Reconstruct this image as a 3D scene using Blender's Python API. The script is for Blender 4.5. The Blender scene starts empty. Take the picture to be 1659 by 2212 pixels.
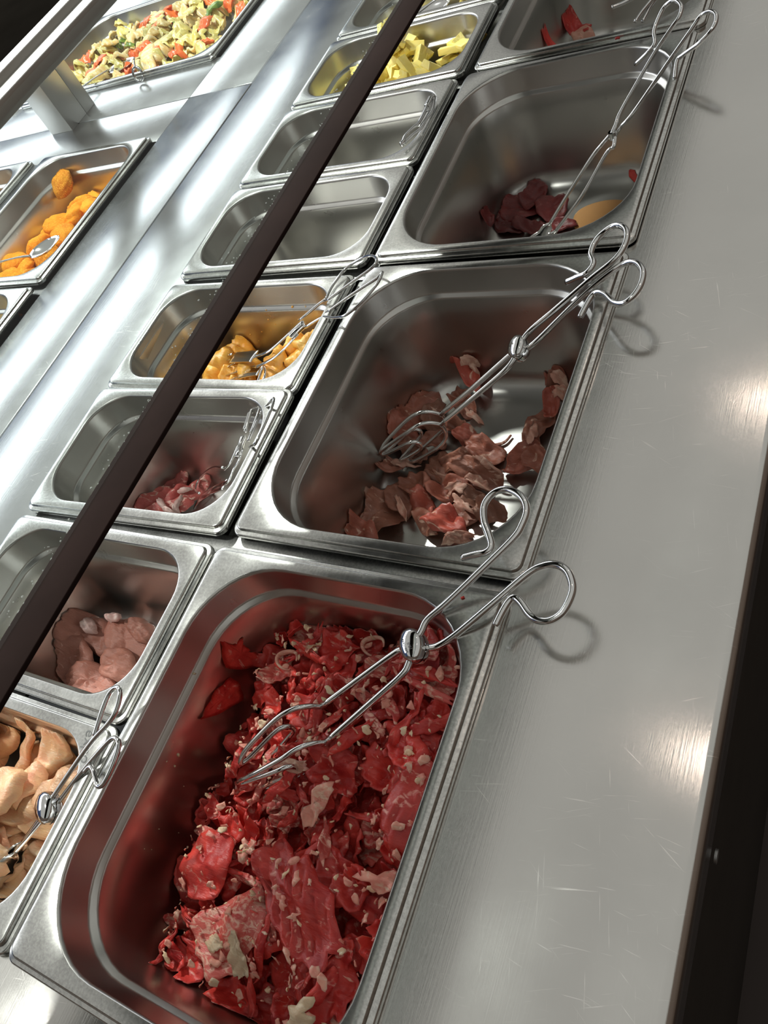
import bpy, bmesh, math, random
import numpy as np
from mathutils import Vector, Matrix

random.seed(7)
rng = np.random.default_rng(7)
scene = bpy.context.scene
COL = scene.collection

# ------------------------------------------------------------------ camera
FW, FH = 1659, 2212
F_PX = 1677.774
CAM = np.array([448.317, -215.388, 451.306])              # millimetres above the pan rims
ROT = np.array([[0.8561199165662304, 0.35152611227074704, -0.3787982059757475],
                [0.1010863316446671, -0.8327550434458617, -0.544334999031024],
                [-0.5067940824568249, 0.42772471287885, -0.74847266348174]])   # rows: right, down, forward
cd = bpy.data.cameras.new('camera')
cd.sensor_fit = 'VERTICAL'; cd.sensor_height = 24.0; cd.sensor_width = 18.0
cd.lens = F_PX * 24.0 / FH
cd.clip_start = 0.01; cd.clip_end = 50
cam = bpy.data.objects.new('camera', cd); COL.objects.link(cam)
m = Matrix.Identity(4)
for i in range(3):
    m[i][0] = ROT[0][i]; m[i][1] = -ROT[1][i]; m[i][2] = -ROT[2][i]; m[i][3] = CAM[i] * 0.001
cam.matrix_world = m
scene.camera = cam

# ------------------------------------------------------------------ light
vs = scene.view_settings
vs.view_transform = 'Standard'; vs.look = 'None'; vs.gamma = 1.0; vs.use_curve_mapping = False
vs.exposure = -0.03
w = bpy.data.worlds.new('world'); scene.world = w; w.use_nodes = True
w.node_tree.nodes['Background'].inputs[0].default_value = (1.0, 0.99, 0.935, 1)
w.node_tree.nodes['Background'].inputs[1].default_value = 0.50

def area_light(name, loc, size, size_y, power, col, target):
    d = bpy.data.lights.new(name, 'AREA'); d.shape = 'RECTANGLE'; d.size = size; d.size_y = size_y
    d.energy = power; d.color = col
    o = bpy.data.objects.new(name, d); COL.objects.link(o); o.location = loc
    o.rotation_euler = (Vector(target) - Vector(loc)).to_track_quat('-Z', 'Y').to_euler()
    return o
def disk_light(name, loc, dia, power, col, target):
    d = bpy.data.lights.new(name, 'AREA'); d.shape = 'DISK'; d.size = dia; d.energy = power; d.color = col
    o = bpy.data.objects.new(name, d); COL.objects.link(o); o.location = loc
    o.rotation_euler = (Vector(target) - Vector(loc)).to_track_quat('-Z', 'Y').to_euler()
    return o
disk_light('ceiling_lamp_left_near_offscreen', (-0.75, -0.25, 1.55), 0.14, 15, (0.97, 1.0, 0.94), (0.0, 0.0, 0))
disk_light('ceiling_lamp_left_far_offscreen', (-0.90, 1.05, 1.55), 0.11, 36, (0.95, 1.0, 0.94), (0.1, 0.1, 0))
disk_light('warm_ceiling_lamp_near_offscreen', (0.31, 0.36, 1.55), 0.07, 0.30, (1.0, 0.80, 0.68), (0.2, 0.3, 0))
disk_light('warm_ceiling_lamp_far_offscreen', (0.29, 1.47, 1.55), 0.07, 0.30, (1.0, 0.80, 0.68), (0.2, 0.8, 0))
area_light('window_left_offscreen', (-2.93, 1.5, 1.17), 5.8, 0.7, 55, (0.93, 0.97, 1.0), (0, 1.5, 1.17))

# ------------------------------------------------------------------ pixel helpers (a pixel is a direction; depth comes from what is touched)
def ray(u, v):
    d = ROT.T @ np.array([(u - 829.5) / F_PX, (v - 1106) / F_PX, 1.0]); return d
def atz(u, v, z=0.0):
    d = ray(u, v); return CAM + d * ((z - CAM[2]) / d[2])
def atx(u, v, x):
    d = ray(u, v); return CAM + d * ((x - CAM[0]) / d[0])
def onplane(u, v, p0, n):
    d = ray(u, v); return CAM + d * (np.dot(p0 - CAM, n) / np.dot(d, n))

# ------------------------------------------------------------------ object helpers
def link(name, me, mat=None, parent=None, loc=None):
    o = bpy.data.objects.new(name, me); COL.objects.link(o)
    if mat is not None and me is not None: me.materials.append(mat)
    if parent is not None: o.parent = parent
    if loc is not None: o.location = loc
    return o
def tag(o, label, cat, group=None, kind=None):
    o['label'] = label; o['category'] = cat
    if group: o['group'] = group
    if kind: o['kind'] = kind
    return o
def thing(name, label, cat, loc=(0, 0, 0), group=None):
    o = bpy.data.objects.new(name, None); COL.objects.link(o)
    o.empty_display_size = 0.02; o.location = loc
    return tag(o, label, cat, group)
def mesh(name, V, F, smooth=True, angle=40):
    """V in millimetres"""
    me = bpy.data.meshes.new(name)
    me.from_pydata([tuple(float(c) * 0.001 for c in v) for v in V], [], F)
    me.update()
    if smooth:
        me.polygons.foreach_set('use_smooth', [True] * len(me.polygons))
        if angle < 180: me.set_sharp_from_angle(angle=math.radians(angle))
    return me
def fixn(me):
    bm = bmesh.new(); bm.from_mesh(me); bmesh.ops.recalc_face_normals(bm, faces=bm.faces); bm.to_mesh(me); bm.free(); return me
def box(x0, x1, y0, y1, z0, z1, b=0.6):
    """bevelled box mesh, millimetres"""
    bm = bmesh.new(); bmesh.ops.create_cube(bm, size=1)
    for v in bm.verts:
        v.co = Vector(((x0 + x1) / 2 + v.co.x * (x1 - x0), (y0 + y1) / 2 + v.co.y * (y1 - y0), (z0 + z1) / 2 + v.co.z * (z1 - z0))) * 0.001
    if b: bmesh.ops.bevel(bm, geom=bm.edges[:], offset=b * 0.001, segments=2, profile=0.5, affect='EDGES')
    me = bpy.data.meshes.new('box'); bm.to_mesh(me); bm.free()
    me.polygons.foreach_set('use_smooth', [True] * len(me.polygons)); me.set_sharp_from_angle(angle=math.radians(50))
    return me
def crom(P, sub=5):
    """Catmull-Rom through the points"""
    P = [np.array(p, float) for p in P]
    if len(P) < 3: return P
    Q = [2 * P[0] - P[1]] + P + [2 * P[-1] - P[-2]]
    out = []
    for i in range(1, len(Q) - 2):
        p0, p1, p2, p3 = Q[i - 1], Q[i], Q[i + 1], Q[i + 2]
        for k in range(sub):
            t = k / sub
            out.append(0.5 * ((2 * p1) + (p2 - p0) * t + (2 * p0 - 5 * p1 + 4 * p2 - p3) * t * t + (3 * p1 - p0 - 3 * p2 + p3) * t ** 3))
    out.append(P[-1]); return out
def tube(P, r, n=10, flat=None, up=None):
    """swept tube; flat=(a,b) gives an elliptic section with a across and b along 'up'"""
    P = [np.array(p, float) for p in P]
    N = len(P); T = []
    for i in range(N):
        t = P[min(i + 1, N - 1)] - P[max(i - 1, 0)]; T.append(t / (np.linalg.norm(t) + 1e-9))
    ref = np.array(up, float) if up is not None else np.array([0.13, 0.2, 1.0])
    nrm = ref - T[0] * np.dot(ref, T[0]); nrm /= np.linalg.norm(nrm)
    V = []; F = []
    for i in range(N):
        if up is not None: nrm = ref - T[i] * np.dot(ref, T[i])
        else: nrm = nrm - T[i] * np.dot(nrm, T[i])
        nrm = nrm / (np.linalg.norm(nrm) + 1e-9); bi = np.cross(T[i], nrm)
        ra, rb = (r, r) if flat is None else flat
        if callable(ra): ra = ra(i / (N - 1))
        if callable(rb): rb = rb(i / (N - 1))
        for k in range(n):
            a = 2 * math.pi * k / n
            V.append(P[i] + bi * math.cos(a) * ra + nrm * math.sin(a) * rb)
    for i in range(N - 1):
        for k in range(n):
            F.append((i * n + k, i * n + (k + 1) % n, (i + 1) * n + (k + 1) % n, (i + 1) * n + k))
    F.append(tuple(range(n - 1, -1, -1))); F.append(tuple((N - 1) * n + k for k in range(n)))
    return V, F
def join(parts):
    V = []; F = []
    for v, f in parts:
        o = len(V); V += list(v); F += [tuple(i + o for i in q) for q in f]
    return V, F
def origin_mesh(V, F, **kw):
    """mesh relative to its own centre; returns mesh and location in metres"""
    A = np.array(V); c = A.mean(axis=0)
    return mesh('m', A - c, F, **kw), tuple(c * 0.001)

# ------------------------------------------------------------------ materials
def new_mat(name):
    mt = bpy.data.materials.new(name); mt.use_nodes = True
    nt = mt.node_tree; b = nt.nodes['Principled BSDF']
    return mt, nt, b
def nd(nt, t, **kw):
    n = nt.nodes.new(t)
    for k, v in kw.items(): setattr(n, k, v)
    return n
def ramp(nt, src, stops):
    r = nd(nt, 'ShaderNodeValToRGB'); e = r.color_ramp.elements
    while len(e) > 1: e.remove(e[-1])
    e[0].position, e[0].color = stops[0][0], (*stops[0][1], 1) if len(stops[0][1]) == 3 else stops[0][1]
    for p, c in stops[1:]:
        q = e.new(p); q.color = (*c, 1)
    nt.links.new(src, r.inputs[0]); return r
def g(v): return (v, v, v)
def noise(nt, vec, scale, detail=3, rough=0.55, dist=0.0):
    n = nd(nt, 'ShaderNodeTexNoise'); n.inputs['Scale'].default_value = scale; n.inputs['Detail'].default_value = detail
    n.inputs['Roughness'].default_value = rough; n.inputs['Distortion'].default_value = dist
    if vec is not None: nt.links.new(vec, n.inputs['Vector'])
    return n
def mapping(nt, vec, scale=(1, 1, 1), rot=(0, 0, 0)):
    mp = nd(nt, 'ShaderNodeMapping'); mp.inputs['Scale'].default_value = scale; mp.inputs['Rotation'].default_value = rot
    nt.links.new(vec, mp.inputs['Vector']); return mp.outputs[0]

def steel(name, col=(0.62, 0.62, 0.60), r0=0.18, r1=0.3, brushed=None, scratch=0.0, mottle=0.0, bump=0.03, aniso=0.0):
    mt, nt, b = new_mat(name)
    tc = nd(nt, 'ShaderNodeTexCoord').outputs['Object']
    b.inputs['Metallic'].default_value = 1.0
    n1 = noise(nt, tc, 18, 4)
    rr = ramp(nt, n1.outputs['Fac'], [(0.3, g(r0)), (0.7, g(r1))])
    rough = rr.outputs[0]
    base = None
    hs = []
    if brushed:
        mv = mapping(nt, tc, brushed); nb = noise(nt, mv, 1.0, 5, 0.7); hs.append((nb.outputs['Fac'], bump))
    cr = ramp(nt, noise(nt, tc, 9, 5).outputs['Fac'], [(0.25, tuple(c * 0.9 for c in col)), (0.75, col)])
    base = cr.outputs[0]
    if mottle:
        nm = noise(nt, tc, 420, 3, 0.7)
        rm = ramp(nt, nm.outputs['Fac'], [(0.38, g(1 - mottle)), (0.62, g(1.0))])
        mx = nd(nt, 'ShaderNodeMix', data_type='RGBA', blend_type='MULTIPLY'); mx.inputs[0].default_value = 1.0
        nt.links.new(base, mx.inputs[6]); nt.links.new(rm.outputs[0], mx.inputs[7]); base = mx.outputs[2]
    if scratch:
        acc = None
        for ang, s in ((-0.12, 0), (0.6, 3.3), (-0.45, 7.1), (1.35, 12.7), (-0.25, 21.0), (0.15, 31.0)):
            mv = mapping(nt, mapping(nt, tc, (1, 1, 1), (0, 0, ang)), (26, 700, 26))
            add = nd(nt, 'ShaderNodeVectorMath', operation='ADD'); add.inputs[1].default_value = (s, s * 1.7, 0)
            nt.links.new(mv, add.inputs[0])
            ns = noise(nt, add.outputs[0], 1.0, 2, 0.6)
            rs = ramp(nt, ns.outputs['Fac'], [(0.695, g(0)), (0.79, g(0.8))])
            if acc is None: acc = rs.outputs[0]
            else:
                mx = nd(nt, 'ShaderNodeMath', operation='MAXIMUM'); nt.links.new(acc, mx.inputs[0]); nt.links.new(rs.outputs[0], mx.inputs[1]); acc = mx.outputs[0]
        ms = noise(nt, tc, 7, 3); msk = ramp(nt, ms.outputs['Fac'], [(0.40, g(0)), (0.62, g(1))])
        mm = nd(nt, 'ShaderNodeMath', operation='MULTIPLY'); nt.links.new(acc, mm.inputs[0]); nt.links.new(msk.outputs[0], mm.inputs[1])
        mx = nd(nt, 'ShaderNodeMix', data_type='RGBA'); nt.links.new(mm.outputs[0], mx.inputs[0])
        nt.links.new(base, mx.inputs[6]); mx.inputs[7].default_value = (0.93, 0.9, 0.86, 1); base = mx.outputs[2]
        ma = nd(nt, 'ShaderNodeMath', operation='MULTIPLY_ADD'); nt.links.new(mm.outputs[0], ma.inputs[0]); ma.inputs[1].default_value = scratch; nt.links.new(rough, ma.inputs[2]); rough = ma.outputs[0]
    nt.links.new(base, b.inputs['Base Color']); nt.links.new(rough, b.inputs['Roughness'])
    if aniso:
        b.inputs['Anisotropic'].default_value = aniso
        tn = nd(nt, 'ShaderNodeCombineXYZ'); tn.inputs[0].default_value = 1.0; nt.links.new(tn.outputs[0], b.inputs['Tangent'])
    for h, s in hs:
        bp = nd(nt, 'ShaderNodeBump'); bp.inputs['Strength'].default_value = s; bp.inputs['Distance'].default_value = 0.001
        nt.links.new(h, bp.inputs['Height']); nt.links.new(bp.outputs[0], b.inputs['Normal'])
    return mt
M = {}
M['pan'] = steel('pan_steel', (0.62, 0.61, 0.58), 0.27, 0.31)
M['rim'] = steel('rim_steel', (0.64, 0.64, 0.61), 0.16, 0.30, mottle=0.22)
M['counter'] = steel('counter_steel', (0.65, 0.64, 0.61), 0.13, 0.17, brushed=(900, 14, 20), scratch=0.15, bump=0.05, aniso=0.4)
M['plate'] = steel('plate_steel', (0.62, 0.63, 0.64), 0.22, 0.27, brushed=(600, 14, 20), scratch=0.06, bump=0.06)
M['chrome'] = steel('polished_wire', (0.74, 0.74, 0.73), 0.06, 0.12)
M['post'] = steel('post_steel', (0.60, 0.59, 0.57), 0.30, 0.38, brushed=(700, 700, 12), bump=0.08)
M['barsteel'] = steel('bar_steel', (0.60, 0.60, 0.58), 0.3, 0.45, mottle=0.3)

def plain(name, col, rough=0.5, metal=0.0, var=0.15, scale=30, spec=0.5, bump=0.0):
    mt, nt, b = new_mat(name)
    tc = nd(nt, 'ShaderNodeTexCoord').outputs['Object']
    n = noise(nt, tc, scale, 4)
    r = ramp(nt, n.outputs['Fac'], [(0.3, tuple(c * (1 - var) for c in col)), (0.7, tuple(min(1, c * (1 + var)) for c in col))])
    nt.links.new(r.outputs[0], b.inputs['Base Color'])
    b.inputs['Roughness'].default_value = rough; b.inputs['Metallic'].default_value = metal
    b.inputs['Specular IOR Level'].default_value = spec
    if bump:
        bp = nd(nt, 'ShaderNodeBump'); bp.inputs['Strength'].default_value = bump; bp.inputs['Distance'].default_value = 0.002
        nt.links.new(n.outputs['Fac'], bp.inputs['Height']); nt.links.new(bp.outputs[0], b.inputs['Normal'])
    return mt
M['trim'] = plain('dark_brown_trim', (0.020, 0.011, 0.0095), 0.8, spec=0.06)
M['blackshelf'] = plain('black_shelf', (0.007, 0.006, 0.005), 0.8, spec=0.0)
M['cabinet'] = plain('cabinet_dark', (0.03, 0.027, 0.022), 0.5)
M['floor'] = plain('floor_dark', (0.035, 0.02, 0.015), 0.5, scale=4)
M['channel'] = steel('channel_steel', (0.60, 0.60, 0.57), 0.4, 0.5)
M['lip'] = steel('lip_steel', (0.60, 0.60, 0.57), 0.4, 0.5)
M['engrave'] = plain('engraving_dark', (0.12, 0.12, 0.115), 0.5)
M['wallbrown'] = plain('wall_brown_paint', (0.16, 0.11, 0.085), 0.7, scale=3)
M['wallblue'] = plain('wall_blue_paint', (0.10, 0.20, 0.55), 0.6, scale=3)
M['ceiling'] = plain('ceiling_white', (0.62, 0.61, 0.58), 0.8, scale=3)
M['wallpale'] = plain('wall_pale_paint', (0.45, 0.44, 0.42), 0.8, scale=3)

def meat(name, lean, dark, fat, fat_lo=0.60, fat_hi=0.68, vein_scale=70, rough=0.38, sss=0.25, tint=None, fiber=1.0, spec=0.5, bump=0.35):
    mt, nt, b = new_mat(name)
    tc = nd(nt, 'ShaderNodeTexCoord').outputs['Object']
    oi = nd(nt, 'ShaderNodeObjectInfo')
    sc = nd(nt, 'ShaderNodeMath', operation='MULTIPLY'); nt.links.new(oi.outputs['Random'], sc.inputs[0]); sc.inputs[1].default_value = 13.7
    add = nd(nt, 'ShaderNodeVectorMath', operation='ADD'); nt.links.new(tc, add.inputs[0]); nt.links.new(sc.outputs[0], add.inputs[1])
    vec = add.outputs[0]
    n1 = noise(nt, vec, 55, 5, 0.6, 0.4)
    rl = ramp(nt, n1.outputs['Fac'], [(0.3, dark), (0.62, lean)])
    # per-piece tint
    tr = ramp(nt, oi.outputs['Random'], tint or [(0.0, (0.72, 0.72, 0.72)), (0.5, (1, 1, 1)), (1.0, (1.15, 1.1, 1.1))])
    mx = nd(nt, 'ShaderNodeMix', data_type='RGBA', blend_type='MULTIPLY'); mx.inputs[0].default_value = 1.0
    nt.links.new(rl.outputs[0], mx.inputs[6]); nt.links.new(tr.outputs[0], mx.inputs[7])
    n2 = noise(nt, mapping(nt, vec, (1, 1.8, 1)), vein_scale, 4, 0.6, 1.2)
    rf = ramp(nt, n2.outputs['Fac'], [(fat_lo, g(0)), (fat_hi, g(1))])
    mf = nd(nt, 'ShaderNodeMix', data_type='RGBA'); nt.links.new(rf.outputs[0], mf.inputs[0])
    nt.links.new(mx.outputs[2], mf.inputs[6]); mf.inputs[7].default_value = (*fat, 1)
    nt.links.new(mf.outputs[2], b.inputs['Base Color'])
    b.inputs['Roughness'].default_value = rough
    b.inputs['Specular IOR Level'].default_value = spec
    b.inputs['Subsurface Weight'].default_value = sss
    b.inputs['Subsurface Radius'].default_value = (1.0, 0.35, 0.25); b.inputs['Subsurface Scale'].default_value = 0.003
    n3 = noise(nt, mapping(nt, vec, (1, 4, 1)), 190, 4, 0.65)
    bp = nd(nt, 'ShaderNodeBump'); bp.inputs['Strength'].default_value = bump; bp.inputs['Distance'].default_value = 0.002
    nt.links.new(n3.outputs['Fac'], bp.inputs['Height']); nt.links.new(bp.outputs[0], b.inputs['Normal'])
    return mt
M['beef'] = meat('beef', (0.68, 0.062, 0.046), (0.42, 0.018, 0.020), (0.80, 0.36, 0.29), 0.60, 0.70)
M['beef_pale'] = meat('beef_pale', (0.70, 0.15, 0.12), (0.55, 0.045, 0.045), (0.84, 0.46, 0.36), 0.48, 0.60, vein_scale=110)
M['fat'] = meat('fat', (0.78, 0.38, 0.28), (0.66, 0.22, 0.18), (0.85, 0.58, 0.44), 0.5, 0.65, rough=0.4)
M['cream'] = meat('fat_cream', (0.82, 0.62, 0.40), (0.76, 0.50, 0.34), (0.85, 0.70, 0.50), 0.5, 0.65, rough=0.4)
M['lamb'] = meat('lamb', (0.40, 0.165, 0.11), (0.26, 0.10, 0.065), (0.74, 0.48, 0.37), 0.62, 0.69, vein_scale=45, tint=[(0, (0.75, 0.85, 0.85)), (0.35, (1.0, 1.0, 1.0)), (0.75, (1.1, 0.9, 0.9)), (1, (1.4, 0.72, 0.75))])
M['lambfat'] = meat('lamb_fat', (0.68, 0.38, 0.29), (0.57, 0.25, 0.18), (0.76, 0.50, 0.39), 0.5, 0.65)
M['darkmeat'] = meat('dark_meat', (0.17, 0.020, 0.018), (0.10, 0.012, 0.012), (0.28, 0.09, 0.075), 0.60, 0.75)
M['pork'] = meat('pork', (0.50, 0.21, 0.155), (0.40, 0.16, 0.115), (0.68, 0.40, 0.33), 0.63, 0.74, vein_scale=60, bump=0.5)
M['porkwhite'] = meat('pork_white', (0.72, 0.50, 0.46), (0.64, 0.38, 0.34), (0.8, 0.62, 0.57), 0.5, 0.65)
M['bellypink'] = meat('belly_pink', (0.55, 0.13, 0.11), (0.42, 0.07, 0.065), (0.80, 0.50, 0.42), 0.55, 0.62, vein_scale=60)
M['chicken'] = meat('chicken', (0.95, 0.60, 0.33), (0.92, 0.44, 0.26), (0.95, 0.72, 0.50), 0.54, 0.68, vein_scale=45, rough=0.2, spec=0.7, bump=0.6)
M['curry'] = meat('curry_chicken', (0.88, 0.48, 0.09), (0.76, 0.34, 0.04), (0.92, 0.62, 0.22), 0.56, 0.7, vein_scale=80, rough=0.25, spec=0.6)
M['nugget'] = meat('breaded', (0.93, 0.36, 0.022), (0.80, 0.22, 0.01), (0.97, 0.45, 0.05), 0.5, 0.65, vein_scale=300, rough=0.75, bump=0.9, spec=0.2)
M['chip'] = meat('yellow_chip', (0.88, 0.74, 0.22), (0.82, 0.66, 0.15), (0.92, 0.80, 0.32), 0.5, 0.7, rough=0.4, bump=0.08)
M['cabbage'] = meat('cabbage', (0.78, 0.66, 0.22), (0.66, 0.56, 0.14), (0.88, 0.80, 0.45), 0.5, 0.65, rough=0.3, bump=0.15)
M['greenveg'] = meat('green_pepper', (0.22, 0.33, 0.05), (0.04, 0.12, 0.02), (0.45, 0.5, 0.1), 0.55, 0.7, rough=0.3, bump=0.1)
M['carrot'] = meat('carrot_pepper', (0.95, 0.22, 0.05), (0.85, 0.12, 0.04), (0.98, 0.36, 0.09), 0.6, 0.75, rough=0.3, bump=0.1)
M['whiteveg'] = meat('white_vegetable', (0.90, 0.70, 0.32), (0.84, 0.56, 0.18), (0.92, 0.84, 0.58), 0.5, 0.65, rough=0.3, bump=0.15)
M['brownfood'] = meat('brown_food', (0.42, 0.22, 0.07), (0.28, 0.12, 0.03), (0.5, 0.3, 0.12), 0.55, 0.7)
M['paleslice'] = meat('pale_slice', (0.60, 0.40, 0.13), (0.5, 0.32, 0.08), (0.66, 0.48, 0.2), 0.55, 0.7)
M['juice'] = None
def juice_mat():
    mt, nt, b = new_mat('meat_juice')
    b.inputs['Base Color'].default_value = (0.75, 0.40, 0.16, 1); b.inputs['Roughness'].default_value = 0.08
    b.inputs['Transmission Weight'].default_value = 0.55; b.inputs['IOR'].default_value = 1.33
    return mt
M['juice'] = juice_mat()
def glass_mat():
    mt, nt, b = new_mat('guard_glass')
    nt.nodes.remove(b); out = nt.nodes['Material Output']
    tr = nd(nt, 'ShaderNodeBsdfTransparent'); tr.inputs[0].default_value = (0.94, 0.97, 0.96, 1)
    gl = nd(nt, 'ShaderNodeBsdfGlossy'); gl.inputs['Roughness'].default_value = 0.03
    fr = nd(nt, 'ShaderNodeFresnel'); fr.inputs['IOR'].default_value = 1.45
    mx = nd(nt, 'ShaderNodeMixShader'); ge = nd(nt, 'ShaderNodeNewGeometry'); iv = nd(nt, 'ShaderNodeMath', operation='SUBTRACT'); iv.inputs[0].default_value = 1.0; nt.links.new(ge.outputs['Backfacing'], iv.inputs[1])
    mu = nd(nt, 'ShaderNodeMath', operation='MULTIPLY'); nt.links.new(fr.outputs[0], mu.inputs[0]); nt.links.new(iv.outputs[0], mu.inputs[1])
    nt.links.new(mu.outputs[0], mx.inputs[0]); nt.links.new(tr.outputs[0], mx.inputs[1]); nt.links.new(gl.outputs[0], mx.inputs[2])
    nt.links.new(mx.outputs[0], out.inputs['Surface']); return mt
M['glass'] = glass_mat()
M['grime'] = plain('dried_grime', (0.55, 0.56, 0.54), 0.7, scale=200)
M['pane'] = plain('window_pane', (0.30, 0.33, 0.36), 0.1, scale=2)

# ------------------------------------------------------------------ room (seen mainly mirrored in the steel)
def struct(name, me, mat):
    o = link(name, me, mat); o['kind'] = 'structure'; return o
RX0, RX1, RY0, RY1, RZ0, RZ1 = -3000, 2200, -2400, 5200, -900, 1600
struct('floor', box(RX0, RX1, RY0, RY1, RZ0 - 50, RZ0, 0), M['floor'])
struct('wall_right', box(RX1, RX1 + 50, RY0, RY1, RZ0, RZ1, 0), M['wallbrown'])
struct('wall_back', box(RX0, RX1, RY0 - 50, RY0, RZ0, RZ1, 0), M['wallbrown'])
struct('wall_front', box(RX0, RX1, RY1, RY1 + 50, RZ0, RZ1, 0), M['wallpale'])
struct('wall_left', box(RX0 - 50, RX0, RY0, RY1, RZ0, RZ1, 0), M['wallblue'])
for k, y in enumerate((-1400, 100, 1600, 3100)):
    wo = struct('window_%d' % (k + 1), box(RX0, RX0 + 25, y, y + 1300, 780, 1560, 4), M['ceiling'])
    link('window_pane', box(RX0 + 20, RX0 + 32, y + 50, y + 1250, 830, 1510, 0), M['pane'], wo)

# ------------------------------------------------------------------ counter
ZC = -9.0
P = 333.0
counter = thing('buffet_counter', 'long stainless steel buffet counter holding the raw food pans', 'counter', (0, 0, 0))
def cpart(name, me, mat=None, parent=None):
    return link(name, me, mat or M['counter'], parent or counter)
Y0, Y1 = -900, 1700
# right worktop: profile with rounded front edge, extruded along the counter
prof = [(256, ZC - 40), (256, ZC - 1), (257, ZC)]
for t in np.linspace(260, 396, 12): prof.append((t, ZC))
for a in np.linspace(90, 0, 9): prof.append((397 + 7 * math.cos(math.radians(a)), ZC - 7 + 7 * math.sin(math.radians(a))))
prof += [(404, ZC - 38), (402.5, ZC - 40), (398, ZC - 40)]
V = []; F = []
ys = np.linspace(Y0, Y1, 40)
for y in ys: V += [(x, y, z) for x, z in prof]
n = len(prof)
for i in range(len(ys) - 1):
    for k in range(n - 1): F.append((i * n + k, i * n + k + 1, (i + 1) * n + k + 1, (i + 1) * n + k))
cpart('worktop', fixn(mesh('worktop', V, F, angle=50)))
cpart('front_panel', box(380, 396, Y0, Y1, -860, ZC - 40, 0.5), M['cabinet'])
bolt = np.array(atx(1548, 1850, 404.2))
cpart('edge_screw', mesh('h', *tube([bolt + [-1, 0, 0], bolt + [0.6, 0, 0]], 4.5, 14)), M['barsteel'])
cpart('worktop_end', box(-262, 255.6, Y0, -P + 12, ZC - 30, ZC))
cpart('middle_strip', box(-400.5, -256, Y0, Y1, ZC - 30, ZC), M['plate'])
cpart('cabinet_body', box(-398, 378, Y0, Y1, -860, -230, 0.5), M['cabinet'])
for y in (0, P, 2 * P, 3 * P):
    cpart('divider_bar', box(-256, 256, y - 9, y + 9, ZC - 22, ZC - 5), M['barsteel'])
cpart('gap_bar', box(-10, 6, -P + 12, Y1, ZC - 26, ZC - 7), M['barsteel'])  # added bar standing in for the shaded gap between the pan columns

hot = thing('hot_counter', 'stainless steel hot food counter beyond the seam holding the cooked dishes', 'counter', (-0.7, 0.3, -0.009))
def hpart(name, x0, x1, y0, y1, mat='plate', z0=ZC - 30, z1=ZC):
    o = link(name, box(x0, x1, y0, y1, z0, z1), M[mat]); o.parent = hot
    o.matrix_parent_inverse = Matrix.Translation(Vector((0.7, -0.3, 0.009))); return o
hpart('cover_plate', -534, -403.5, Y0, 777)
hpart('cover_plate', -534, -403.5, 779.5, Y1)
hpart('cover_plate', -1900, -534.6, 665, 777)
hpart('cover_plate', -1900, -534.6, 779.5, 893)
hpart('cover_plate', -1900, -534.6, 1203, Y1)
hpart('pan_support', -846, -800, Y0, 664.4)
hpart('pan_support', -1100, -1064, 893.6, 1202.4)
hpart('pan_support', -1900, -1365, 893.6, 1202.4)
hpart('pan_support', -800, -534.6, 333, 356, z0=ZC - 26, z1=ZC - 5)
hpart('pan_support', -1900, -1106, Y0, 664.4)
hpart('pan_support', -1106, -846, Y0, 353)
hpart('hot_cabinet', -1900, -403.5, Y0, Y1, 'cabinet', -860, -230)

# ------------------------------------------------------------------ pans
def rrect(hx, hy, r, z, n=10):
    out = []
    for cx, cy, a0 in ((hx - r, hy - r, 0), (-(hx - r), hy - r, 90), (-(hx - r), -(hy - r), 180), (hx - r, -(hy - r), 270)):
        for k in range(n + 1):
            a = math.radians(a0 + 90 * k / n)
            out.append((cx + r * math.cos(a), cy + r * math.sin(a), z))
    return out
def loft(rings, cap_last=False):
    V = []; F = []; n = len(rings[0])
    for r in rings: V += r
    for i in range(len(rings) - 1):
        for k in range(n): F.append((i * n + k, i * n + (k + 1) % n, (i + 1) * n + (k + 1) % n, (i + 1) * n + k))
    if cap_last: F.append(tuple((len(rings) - 1) * n + k for k in range(n)))
    return V, F
PANS = {}
def pan_profile(R, depth):
    """(inset from outer edge, z, corner radius) of the basin"""
    D = depth
    prof = [(13.2, -0.25, R), (14.0, -1.0, R), (14.6, -3.0, R), (16.2, -26.0, R - 1), (17.4, -28.2, R - 2), (20.0, -30.2, R - 3), (21.0, -32.5, R - 4)]
    for t in (0.25, 0.5, 0.75, 1.0):
        prof.append((21.0 + 6 * t, -32.5 - (D - 32.5 - 24) * t, R - 4 - 5 * t))
    i0 = 27.0; fr = 24
    for a in (15, 30, 45, 60, 75, 90):
        prof.append((i0 + fr * (1 - math.cos(math.radians(a))), -(D - fr) - fr * math.sin(math.radians(a)), max(10, R - 9 - fr * (1 - math.cos(math.radians(a))))))
    return prof
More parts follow.
